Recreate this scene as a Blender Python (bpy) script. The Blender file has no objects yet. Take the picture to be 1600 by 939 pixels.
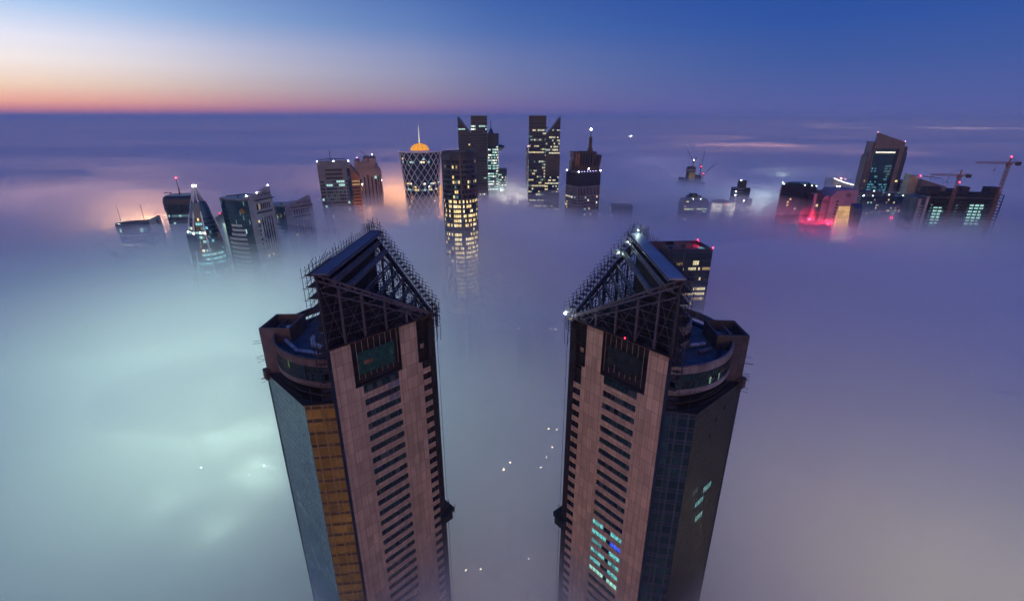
import bpy, bmesh, math, random
from mathutils import Vector, Matrix, noise
SC = bpy.context.scene
COL = SC.collection
R = math.radians
# ------------------------------------------------------------------ camera
H = 260.0
PITCH = R(21.0)
cd = bpy.data.cameras.new('camera'); cam = bpy.data.objects.new('camera', cd); COL.objects.link(cam)
cam.location = (0, 0, H); cam.rotation_euler = (R(90) - PITCH, 0, 0)
cd.sensor_width = 36; cd.lens = 36 * 748 / 1600; cd.clip_start = 0.5; cd.clip_end = 80000
SC.camera = cam
CT, ST = math.cos(PITCH), math.sin(PITCH)
def ray(px, py):
    a = (px - 800) / 748; b = (469.5 - py) / 748
    return a, CT + b * ST, -ST + b * CT
def atY(px, py, Y):
    x, y, z = ray(px, py); t = Y / y
    return Vector((x * t, Y, H + z * t))
def atZ(px, py, Z):
    x, y, z = ray(px, py); t = (Z - H) / z
    return Vector((x * t, y * t, Z))
# ------------------------------------------------------------------ world
W = bpy.data.worlds.new('World'); SC.world = W; W.use_nodes = True
nt = W.node_tree; N = nt.nodes; L = nt.links
for n in list(N): N.remove(n)
def lin(c):
    return tuple(((v / 255) / 12.92 if v / 255 <= 0.04045 else ((v / 255 + 0.055) / 1.055) ** 2.4) for v in c)
def math_node(op, a=None, b=None, tree=None):
    n = (tree or nt).nodes.new('ShaderNodeMath'); n.operation = op
    for i, v in enumerate((a, b)):
        if v is None: continue
        if isinstance(v, (int, float)): n.inputs[i].default_value = v
        else: (tree or nt).links.new(v, n.inputs[i])
    return n.outputs[0]
tc = N.new('ShaderNodeTexCoord'); sx = N.new('ShaderNodeSeparateXYZ'); L.new(tc.outputs['Generated'], sx.inputs[0])
el = math_node('MULTIPLY', math_node('ARCSINE', sx.outputs['Z']), 180 / math.pi)
az = math_node('MULTIPLY', math_node('ARCTAN2', sx.outputs['X'], sx.outputs['Y']), 180 / math.pi)
def ramp(fac, lo, hi, stops, srgb=True):
    f = N.new('ShaderNodeMapRange'); f.inputs[1].default_value = lo; f.inputs[2].default_value = hi; L.new(fac, f.inputs[0])
    r = N.new('ShaderNodeValToRGB'); e = r.color_ramp; e.interpolation = 'B_SPLINE' if not srgb else 'LINEAR'
    while len(e.elements) > 1: e.elements.remove(e.elements[-1])
    for i, (p, c) in enumerate(stops):
        q = e.elements[0] if i == 0 else e.elements.new((p - lo) / (hi - lo))
        q.position = (p - lo) / (hi - lo)
        q.color = (*lin(c), 1) if srgb else (c, c, c, 1)
    L.new(f.outputs[0], r.inputs[0]); return r.outputs[0]
glow = ramp(el, -2, 60, [(-2, (100, 95, 160)), (-0.2, (108, 94, 158)), (0.1, (142, 104, 156)), (0.55, (224, 136, 142)), (1.2, (255, 180, 154)), (2.5, (255, 222, 196)), (4.3, (255, 244, 240)), (6.0, (240, 240, 254)), (8.5, (178, 211, 250)), (14, (94, 150, 218)), (30, (64, 110, 186)), (60, (42, 80, 160))])
dark = ramp(el, -2, 60, [(-2, (84, 96, 162)), (0, (82, 93, 160)), (2.5, (70, 91, 158)), (5, (50, 86, 158)), (8, (32, 80, 160)), (12, (20, 72, 158)), (25, (20, 66, 150)), (60, (20, 68, 154))])
gf = ramp(az, -180, 180, [(-180, 0.0), (-110, .25), (-75, 1), (-55, 1.0), (-42, 1), (-27, .50), (-10, .22), (0, .11), (14, .04), (30, 0), (180, 0)], False)
mix = N.new('ShaderNodeMix'); mix.data_type = 'RGBA'; L.new(gf, mix.inputs[0]); L.new(dark, mix.inputs[6]); L.new(glow, mix.inputs[7])
back = ramp(el, -2, 60, [(-2, (120, 100, 130)), (0, (140, 110, 130)), (6, (255, 186, 96)), (14, (236, 168, 98)), (28, (74, 82, 134)), (60, (20, 68, 154))])  # warm glow added to the unseen sky behind the camera, lights the tower fronts
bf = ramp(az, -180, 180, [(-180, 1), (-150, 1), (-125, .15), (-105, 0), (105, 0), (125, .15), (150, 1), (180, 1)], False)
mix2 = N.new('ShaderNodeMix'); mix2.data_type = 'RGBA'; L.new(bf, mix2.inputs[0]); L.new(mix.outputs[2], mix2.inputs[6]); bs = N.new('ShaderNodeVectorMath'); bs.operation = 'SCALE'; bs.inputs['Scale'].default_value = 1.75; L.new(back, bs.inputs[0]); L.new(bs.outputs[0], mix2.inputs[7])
sky = N.new('ShaderNodeTexSky'); sky.sky_type = 'NISHITA'; sky.sun_disc = False
sky.sun_elevation = R(-4); sky.sun_rotation = R(-58); sky.air_density = 1.5; sky.dust_density = 1; sky.ozone_density = 3
bg1 = N.new('ShaderNodeBackground'); bg2 = N.new('ShaderNodeBackground'); add = N.new('ShaderNodeAddShader'); out = N.new('ShaderNodeOutputWorld')
L.new(sky.outputs[0], bg1.inputs[0]); bg1.inputs[1].default_value = 0.05
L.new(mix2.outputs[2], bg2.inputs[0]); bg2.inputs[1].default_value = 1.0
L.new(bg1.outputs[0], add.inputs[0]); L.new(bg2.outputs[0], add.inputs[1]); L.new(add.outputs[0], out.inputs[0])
vs = SC.view_settings; vs.view_transform = 'Standard'; vs.look = 'None'; vs.exposure = 0; vs.gamma = 1; vs.use_curve_mapping = False
SC.display_settings.display_device = 'sRGB'
# ------------------------------------------------------------------ cycles
cy = SC.cycles
cy.max_bounces = 8; cy.volume_bounces = 5; cy.diffuse_bounces = 2; cy.glossy_bounces = 2; cy.transmission_bounces = 2; cy.transparent_max_bounces = 24
cy.use_adaptive_sampling = True; cy.adaptive_threshold = .05; cy.adaptive_min_samples = 20; cy.use_denoising = True; cy.sample_clamp_indirect = 3
try: cy.denoiser = 'OPENIMAGEDENOISE'
except Exception: pass
# ------------------------------------------------------------------ helpers
def pm(name, col, rough=.6, metal=0.0, var=.18, scale=.35, spec=.5, grid=None, streak=0):
    """procedural material: base colour broken up by noise, optional panel joints (grid = (w, h, joint colour, joint))"""
    m = bpy.data.materials.new(name); m.use_nodes = True; t = m.node_tree; n = t.nodes; l = t.links
    b = n['Principled BSDF']; b.inputs['Roughness'].default_value = rough; b.inputs['Metallic'].default_value = metal
    b.inputs['Specular IOR Level'].default_value = spec
    c = n.new('ShaderNodeTexCoord'); z = n.new('ShaderNodeTexNoise'); z.inputs['Scale'].default_value = scale; z.inputs['Detail'].default_value = 5
    l.new(c.outputs['Object'], z.inputs['Vector'])
    mp = n.new('ShaderNodeMapRange'); mp.inputs[1].default_value = .3; mp.inputs[2].default_value = .7
    mp.inputs[3].default_value = 1 - var; mp.inputs[4].default_value = 1 + var; l.new(z.outputs['Fac'], mp.inputs[0])
    mx = n.new('ShaderNodeVectorMath'); mx.operation = 'SCALE'; mx.inputs[0].default_value = col; l.new(mp.outputs[0], mx.inputs['Scale'])
    res = mx.outputs[0]
    if streak:   # rain streaks and dirt running down the face
        sm = n.new('ShaderNodeMapping'); sm.inputs['Scale'].default_value = (1.1, 1.1, .035); l.new(c.outputs['Object'], sm.inputs['Vector'])
        sz = n.new('ShaderNodeTexNoise'); sz.inputs['Scale'].default_value = 1.0; sz.inputs['Detail'].default_value = 6; l.new(sm.outputs[0], sz.inputs['Vector'])
        sp = n.new('ShaderNodeMapRange'); sp.inputs[1].default_value = .35; sp.inputs[2].default_value = .72; sp.inputs[3].default_value = 1.06; sp.inputs[4].default_value = 1 - streak; l.new(sz.outputs['Fac'], sp.inputs[0])
        sv = n.new('ShaderNodeVectorMath'); sv.operation = 'SCALE'; l.new(res, sv.inputs[0]); l.new(sp.outputs[0], sv.inputs['Scale']); res = sv.outputs[0]
    if grid:
        w, h, jc, jw, axis = grid
        s = n.new('ShaderNodeSeparateXYZ'); l.new(c.outputs['Object'], s.inputs[0])
        cb = n.new('ShaderNodeCombineXYZ'); l.new(s.outputs[axis], cb.inputs[0]); l.new(s.outputs[2], cb.inputs[1])
        br = n.new('ShaderNodeTexBrick'); br.offset = 0; br.inputs['Scale'].default_value = 1; br.inputs['Mortar Size'].default_value = jw
        br.inputs['Brick Width'].default_value = w; br.inputs['Row Height'].default_value = h; br.inputs['Mortar Smooth'].default_value = .1
        br.inputs['Color1'].default_value = (.78, .78, .79, 1); br.inputs['Color2'].default_value = (1.1, 1.1, 1.1, 1); br.inputs['Mortar'].default_value = (jc, jc, jc, 1); br.inputs['Bias'].default_value = 0
        l.new(cb.outputs[0], br.inputs['Vector'])
        m2 = n.new('ShaderNodeVectorMath'); m2.operation = 'MULTIPLY'; l.new(res, m2.inputs[0]); l.new(br.outputs['Color'], m2.inputs[1]); res = m2.outputs[0]
    l.new(res, b.inputs['Base Color'])
    rr = n.new('ShaderNodeMapRange'); rr.inputs[3].default_value = max(.02, rough - .08); rr.inputs[4].default_value = min(1, rough + .1); l.new(z.outputs['Fac'], rr.inputs[0]); l.new(rr.outputs[0], b.inputs['Roughness'])
    return m
def em(name, col, st, var=.45, scale=.9):
    """a lit pane or lamp glass: emission with uneven brightness, as lit rooms have"""
    m = bpy.data.materials.new(name); m.use_nodes = True; t = m.node_tree; n = t.nodes; l = t.links
    b = n['Principled BSDF']; b.inputs['Base Color'].default_value = (.05, .05, .05, 1); b.inputs['Roughness'].default_value = .3
    b.inputs['Emission Color'].default_value = (*col, 1); b.inputs['Emission Strength'].default_value = st
    if var:
        c = n.new('ShaderNodeTexCoord'); z = n.new('ShaderNodeTexNoise'); z.inputs['Scale'].default_value = scale; z.inputs['Detail'].default_value = 3
        l.new(c.outputs['Object'], z.inputs['Vector'])
        mp = n.new('ShaderNodeMapRange'); mp.inputs[1].default_value = .32; mp.inputs[2].default_value = .68
        mp.inputs[3].default_value = st * (1 - var); mp.inputs[4].default_value = st * (1 + var); l.new(z.outputs['Fac'], mp.inputs[0]); l.new(mp.outputs[0], b.inputs['Emission Strength'])
    m.cycles.emission_sampling = 'NONE'
    return m
class MB:
    def __init__(s, f=None): s.v = []; s.f = []; s.m = []; s.t = f
    def add(s, vs, fs, mi=0):
        b = len(s.v); s.v += [tuple(s.t(*p)) if s.t else tuple(p) for p in vs]
        s.f += [tuple(b + i for i in q) for q in fs]; s.m += [mi] * len(fs)
    def box(s, x0, x1, y0, y1, z0, z1, mi=0):
        s.add([(x, y, z) for z in (z0, z1) for y in (y0, y1) for x in (x0, x1)], [(0, 2, 3, 1), (4, 5, 7, 6), (0, 1, 5, 4), (2, 6, 7, 3), (0, 4, 6, 2), (1, 3, 7, 5)], mi)
    def quad(s, a, b, c, d, mi=0): s.add([a, b, c, d], [(0, 1, 2, 3)], mi)
    def bar(s, p, q, w, mi=0, w2=None, n=4):
        p = Vector(p); q = Vector(q); d = (q - p)
        if d.length < 1e-6: return
        d.normalize(); up = Vector((0, 0, 1)) if abs(d.z) < .95 else Vector((1, 0, 0))
        a = d.cross(up).normalized(); b = a.cross(d); w2 = w if w2 is None else w2
        ph = math.pi / n; k = 1 / math.cos(ph) if n == 4 else 1
        vs = []
        for c, r in ((p, w / 2), (q, w2 / 2)):
            for i in range(n):
                t = ph + 2 * math.pi * i / n; vs.append(c + (a * math.cos(t) + b * math.sin(t)) * r * k)
        s.add(vs, [(i, (i + 1) % n, n + (i + 1) % n, n + i) for i in range(n)] + [tuple(range(n))[::-1], tuple(range(n, 2 * n))], mi)
    def loft(s, rings, mi=0, cap=True, closed=True):
        n = len(rings[0]); b = len(s.v)
        vs = [p for r in rings for p in r]; fs = []
        for k in range(len(rings) - 1):
            for i in range(n if closed else n - 1):
                j = (i + 1) % n; fs.append((k * n + i, k * n + j, (k + 1) * n + j, (k + 1) * n + i))
        if cap and closed: fs += [tuple(range(n))[::-1], tuple(range((len(rings) - 1) * n, len(rings) * n))]
        s.add(vs, fs, mi)
    def prism(s, poly, z0, z1, mi=0):
        s.loft([[(x, y, z0) for x, y in poly], [(x, y, z1) for x, y in poly]], mi)
    def ball(s, c, r, mi=0, n=10, m=6, sz=1, half=False):
        rings = []
        for k in range(m + 1):
            a = (0 if half else -math.pi / 2) + (math.pi / 2 if half else math.pi) * k / m
            rr = max(1e-3, math.cos(a)) * r
            rings.append([(c[0] + rr * math.cos(2 * math.pi * i / n), c[1] + rr * math.sin(2 * math.pi * i / n), c[2] + r * sz * math.sin(a)) for i in range(n)])
        s.loft(rings, mi)
    def build(s, name, mats, parent=None, smooth=False):
        me = bpy.data.meshes.new(name); me.from_pydata(s.v, [], s.f)
        if not isinstance(mats, (list, tuple)): mats = [mats]
        for m in mats: me.materials.append(m)
        me.polygons.foreach_set('material_index', s.m)
        bm = bmesh.new(); bm.from_mesh(me); bmesh.ops.recalc_face_normals(bm, faces=bm.faces); bm.to_mesh(me); bm.free()
        if smooth:
            me.polygons.foreach_set('use_smooth', [True] * len(me.polygons))
            try: me.set_sharp_from_angle(angle=R(35))
            except Exception: pass
        o = bpy.data.objects.new(name, me); COL.objects.link(o)
        if parent: o.parent = parent
        return o
def tag(o, label=None, cat=None, group=None, kind=None):
    if label: o['label'] = label
    if cat: o['category'] = cat
    if group: o['group'] = group
    if kind: o['kind'] = kind
    return o
def thing(name, label, cat, loc, rz=0, group=None):
    o = bpy.data.objects.new(name, None); COL.objects.link(o); o.location = loc; o.rotation_euler = (0, 0, rz); o.empty_display_size = 5
    return tag(o, label, cat, group)
def point_light(parent, loc, col, e, r=1.0, name='lamp_light'):
    d = bpy.data.lights.new(name, 'POINT'); d.energy = e; d.color = col; d.shadow_soft_size = r
    o = bpy.data.objects.new(name, d); COL.objects.link(o); o.parent = parent; o.location = loc; return o
def lamp_part(parent, loc, r, mat, e=0, col=(1, 1, 1), name='lamp', rad=1.0):
    m = MB(); m.bar((0, 0, -r * 1.6), (0, 0, -r * .5), r * .5, 1, n=8); m.ball((0, 0, 0), r, 0)
    o = m.build(name, [mat, M['steel_dark']], parent); o.location = loc
    if e: point_light(o, (0, 0, r * 1.3), col, e, rad)
    return o
def ellipse(rx, ry, n=40, cx=0, cy=0, ph=0): return [(cx + rx * math.cos(2 * math.pi * i / n + ph), cy + ry * math.sin(2 * math.pi * i / n + ph)) for i in range(n)]
def rect(x0, x1, y0, y1): return [(x0, y0), (x1, y0), (x1, y1), (x0, y1)]
def offset_poly(poly, d):
    n = len(poly); out = []
    for i in range(n):
        p0, p1, p2 = Vector(poly[i - 1]), Vector(poly[i]), Vector(poly[(i + 1) % n])
        a = (p1 - p0).normalized(); b = (p2 - p1).normalized(); na = Vector((a.y, -a.x)); nb = Vector((b.y, -b.x))
        k = (na + nb); k = k / max(.3, (1 + na.dot(nb))); out.append(tuple(p1 + k * d))
    return out
def band(root, poly, z0, z1, mats, pick, cell=2.5, d=.14, name='window_band', poly2=None, pier=.14):
    """one floor's ribbon of windows round a plan polygon: panes set proud of the wall, split by thin dark mullions"""
    m = MB(); po = offset_poly(poly, d); pt = offset_poly(poly2, d) if poly2 else po; n = len(po)
    for e in range(n):
        a, b = Vector(po[e]), Vector(po[(e + 1) % n]); a2, b2 = Vector(pt[e]), Vector(pt[(e + 1) % n]); ln = (b - a).length
        k = max(1, round(ln / cell)) if ln > .6 else 0
        for i in range(k):
            g = pier / 2
            mi = pick(e, i, k)
            if mi is None: continue
            t0, t1 = (i + g) / k, (i + 1 - g) / k
            q = [a.lerp(b, t0), a.lerp(b, t1), a2.lerp(b2, t1), a2.lerp(b2, t0)]
            m.quad((*q[0], z0), (*q[1], z0), (*q[2], z1), (*q[3], z1), mi)
    if not m.f: return None
    return m.build(name, mats, root)
def front_edges(poly): # edges whose outside looks toward -y or sideways
    out = []
    for i in range(len(poly)):
        a, b = Vector(poly[i]), Vector(poly[(i + 1) % len(poly)]); t = b - a
        out.append(Vector((t.y, -t.x)).normalized())
    return out
def floors(root, poly, z0, z1, mats, prob, rng, fh=4.2, frac=.5, cell=2.5, lit=(1,), runs=True, zmin=92, **kw):
    """window bands for all storeys between z0 and z1; prob(k, e, i, n, z) = chance that a pane is lit"""
    z = z1 - fh; k = 0
    while z > max(z0 - .1, zmin):
        state = {'on': False}
        def pick(e, i, n, z=z, k=k):
            p = prob(k, e, i, n, z) if callable(prob) else prob
            if p is None: return None
            if runs and rng.random() < .45 and i: on = state['on']
            else: on = rng.random() < p
            state['on'] = on and p > 0
            return rng.choice(lit) if state['on'] else 0
        band(root, poly, z + fh * (1 - frac) * .5, z + fh * (1 + frac) * .5, mats, pick, cell, **kw)
        z -= fh; k += 1
def site(px, py, Y):
    p = atY(px, py, Y); return Vector((p.x, Y, 0)), p.z
def m_per_px(py, Y): return Y / ray(800, py)[1] / 748
M = {}
M['steel_dark'] = pm('dark_steel', (.035, .035, .04), .5, .3)
M['steel'] = pm('grey_steel', (.14, .14, .17), .45, .3)
M['white_steel'] = pm('white_painted_steel', (.6, .6, .62), .45)
M['glass'] = pm('dark_glass', (.012, .018, .026), .12, 0, .2, .05, .6)
M['glass_blue'] = pm('blue_glass', (.012, .032, .06), .12, 0, .25, .05, .6)
M['glass_green'] = pm('green_glass', (.01, .04, .04), .15, 0, .35, .4, .5)
M['concrete'] = pm('grey_concrete', (.22, .22, .23), .8, 0, .2, .1)
M['concrete_dark'] = pm('dark_concrete', (.06, .06, .065), .85, 0, .3, .15)
M['stone'] = pm('pale_stone', (.40, .37, .35), .75, 0, .1, .08)
M['stone_pink'] = pm('pink_stone', (.36, .27, .24), .75, 0, .15, .08)
M['slab_dark'] = pm('dark_cladding', (.022, .036, .062), .35, .2, .2, .08)
M['roof'] = pm('grey_roof', (.09, .095, .10), .85, 0, .25, .2)
M['bronze'] = pm('bronze_cladding', (.20, .12, .08), .5, .2, .2, .1)
M['cool'] = em('cool_lit_pane', (.55, 1.0, .92), .75)
M['cool_dim'] = em('dim_cool_pane', (.30, .75, .80), .22)
M['warm'] = em('warm_lit_pane', (1.0, .74, .30), 1.15)
M['warm_dim'] = em('dim_warm_pane', (1.0, .66, .28), .35)
M['white_lit'] = em('white_lit_pane', (1.0, .95, .78), 1.5)
M['cyan'] = em('cyan_lit_pane', (.20, .85, .85), .6, .7, 1.7)
M['blue_lit'] = em('blue_lit_pane', (.03, .12, 1.0), .9)
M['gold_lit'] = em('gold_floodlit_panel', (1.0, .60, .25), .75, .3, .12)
M['orange_lit'] = em('orange_floodlit_panel', (1.0, .36, .03), 1.3, .35, .2)
M['lime_lit'] = em('lime_light_strip', (.62, 1.0, .50), .85, .2, .1)
M['lamp_white'] = em('white_lamp', (.95, 1.0, 1.0), 40, 0)
M['lamp_warm'] = em('warm_lamp', (1.0, .82, .55), 30, 0)
M['lamp_red'] = em('red_lamp', (1.0, .02, .05), 28, 0)
M['lamp_pink'] = em('pink_lamp', (1.0, .35, .55), 8, 0)
M['neon'] = em('white_light_edge', (1.0, .92, .85), 3.0, .1)

# ------------------------------------------------------------------ ground, fog, haze
m = MB(); m.quad((-90000, -4000, 0), (90000, -4000, 0), (90000, 90000, 0), (-90000, 90000, 0))
tag(m.build('ground', pm('ground', (.055, .055, .06), .95, 0, .3, .01)), kind='structure')
def fbm(x, y, s, o=3, seed=0):
    v = 0; a = 1; t = 0
    for i in range(o):
        v += a * noise.noise(Vector((x / s + seed, y / s, seed * 3.7 + i * 9))); t += a; a *= .5; s *= .5
    return v / t
FOG_LOCAL = [(410, 1040, 170, -20), (-45, 425, 80, 38), (-135, 660, 90, -9), (120, 620, 90, -3), (-225, 530, 60, -10), (-420, 535, 70, -9), (300, 380, 110, 8), (-260, 250, 90, -10), (0, 560, 90, 8), (560, 560, 120, -4), (30, 260, 60, -8)]
def fog_top(x, y):
    d = math.hypot(x, y)
    far = min(1, max(0, (d - 900) / 2500))
    sm = min(1, max(0, (d - 150) / 190)); sm = sm * sm * (3 - 2 * sm)
    loc_ = 0
    for bx_, by_, br_, ba_ in FOG_LOCAL:
        e_ = ((x - bx_) ** 2 + (y - by_) ** 2) / br_ ** 2
        if e_ < 6: loc_ += ba_ * math.exp(-e_)
    return 119 + loc_ + 35 * sm + 14 * fbm(x, y, 340, 4, 1.3) + 16 * abs(fbm(x, y, 230, 3, 8.2)) - 3 + 12 * fbm(x, y * .7, 1100, 2, 4.1) * min(1, d / 800) + far * (34 * fbm(x * .45, y, 1500, 3, 7.7) + 8)
def fog_slab(off, dens, bottom, rough):
    ys = []; y = -700
    while y < 46000: ys.append(y); y += max(14, max(0, y) * .024)
    nc = 130; g = []; m = MB(); vs = []; fs = []
    for y in ys:
        w = 800 + 1.7 * max(0, y)
        for i in range(nc + 1):
            x = (i / nc * 2 - 1) * w
            vs.append((x, y, fog_top(x, y) + off + rough * fbm(x, y, 120, 3, 11 + off)))
    n1 = nc + 1; nr = len(ys)
    for r in range(nr - 1):
        for i in range(nc): fs.append((r * n1 + i, r * n1 + i + 1, (r + 1) * n1 + i + 1, (r + 1) * n1 + i))
    edge = [i for i in range(n1)] + [r * n1 + nc for r in range(1, nr - 1)] + [(nr - 1) * n1 + i for i in range(nc, -1, -1)] + [r * n1 for r in range(nr - 2, 0, -1)]
    b = len(vs); vs += [(vs[i][0], vs[i][1], bottom) for i in edge]; n = len(edge)
    fs += [(edge[(i + 1) % n], edge[i], b + i, b + (i + 1) % n) for i in range(n)] + [tuple(range(b + n - 1, b - 1, -1))]
    m.add(vs, fs)
    mt = bpy.data.materials.new('fog_air'); mt.use_nodes = True; t = mt.node_tree; t.nodes.remove(t.nodes['Principled BSDF'])
    v = t.nodes.new('ShaderNodeVolumePrincipled'); v.inputs['Color'].default_value = (.95, .975, 1.0, 1); v.inputs['Density'].default_value = dens; v.inputs['Anisotropy'].default_value = FOG_G
    t.links.new(v.outputs[0], t.nodes['Material Output'].inputs['Volume']); mt.cycles.homogeneous_volume = True
    o = m.build('fog', mt, None, True); return tag(o, kind='stuff')
FOG_G = .0
for off, dens, bot, rough in ((7, .0016, 50, 13), (-2, .0040, 48.5, 11), (-11, .0078, 47, 9), (-21, .0125, 45.5, 7)): fog_slab(off, dens, bot, rough)
def wisp(cx_, cy_, z, ax, ay, az_, dens):
    m = MB(); m.ball((0, 0, 0), 1, n=40, m=14); m.v = [(x * ax * (1 + .18 * noise.noise(Vector((x * 2, y * 2, cx_)))), y * ay * (1 + .3 * noise.noise(Vector((x * 2.5, y * 2.5, cy_)))), q * az_) for x, y, q in m.v]
    mt = bpy.data.materials.new('mist_air'); mt.use_nodes = True; t = mt.node_tree; t.nodes.remove(t.nodes['Principled BSDF'])
    v = t.nodes.new('ShaderNodeVolumePrincipled'); v.inputs['Color'].default_value = (.99, .99, .99, 1); v.inputs['Density'].default_value = dens
    t.links.new(v.outputs[0], t.nodes['Material Output'].inputs['Volume']); mt.cycles.homogeneous_volume = True
    o = m.build('mist', mt, None, True); o.location = (cx_, cy_, z); tag(o, kind='stuff')
wr = random.Random(5)
for Y_, n_ in ((1400, 5), (2200, 6), (3600, 6), (6000, 5)):
    for i in range(n_):
        x_ = (i - (n_ - 1) / 2 + wr.uniform(-.35, .35)) * Y_ * 2.5 / n_
        wisp(x_, Y_ * wr.uniform(.85, 1.2), 172 + wr.uniform(-8, 14), Y_ * wr.uniform(.16, .42), Y_ * wr.uniform(.05, .10), wr.uniform(6, 11), wr.uniform(.8, 2.6) / (Y_ * .15))
for x_, y_, z_, ax_, ay_, az__, d_ in ((-330, 470, 146, 120, 46, 13, .010), (-190, 560, 150, 90, 40, 12, .010), (-60, 640, 150, 110, 40, 13, .009), (60, 560, 147, 80, 42, 11, .010), (140, 700, 152, 120, 50, 13, .008),
        (330, 640, 150, 130, 40, 12, .008), (-470, 640, 156, 170, 50, 14, .008), (250, 420, 140, 90, 50, 13, .009), (-120, 380, 140, 70, 40, 12, .010), (20, 300, 128, 60, 40, 12, .010),
        (-300, 300, 132, 110, 60, 15, .009), (-170, 230, 118, 60, 40, 12, .010), (300, 260, 124, 90, 60, 14, .009), (-52, 396, 136, 44, 18, 13, .03), (180, 190, 112, 50, 40, 12, .009), (-520, 900, 168, 260, 60, 12, .006), (-900, 1000, 172, 340, 70, 12, .006), (-300, 1250, 176, 300, 80, 12, .005), (650, 900, 166, 240, 60, 12, .006)):
    wisp(x_, y_, z_, ax_, ay_, az__, d_)
HAZE = 7e-5
m = MB(); m.box(-52000, 52000, -900, 50000, -4, 330)
mt = bpy.data.materials.new('haze_air'); mt.use_nodes = True; t = mt.node_tree; t.nodes.remove(t.nodes['Principled BSDF'])
v = t.nodes.new('ShaderNodeVolumePrincipled'); v.inputs['Color'].default_value = (.68, .85, 1.0, 1); v.inputs['Density'].default_value = HAZE
t.links.new(v.outputs[0], t.nodes['Material Output'].inputs['Volume']); mt.cycles.homogeneous_volume = True
tag(m.build('haze', mt), kind='stuff')
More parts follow.
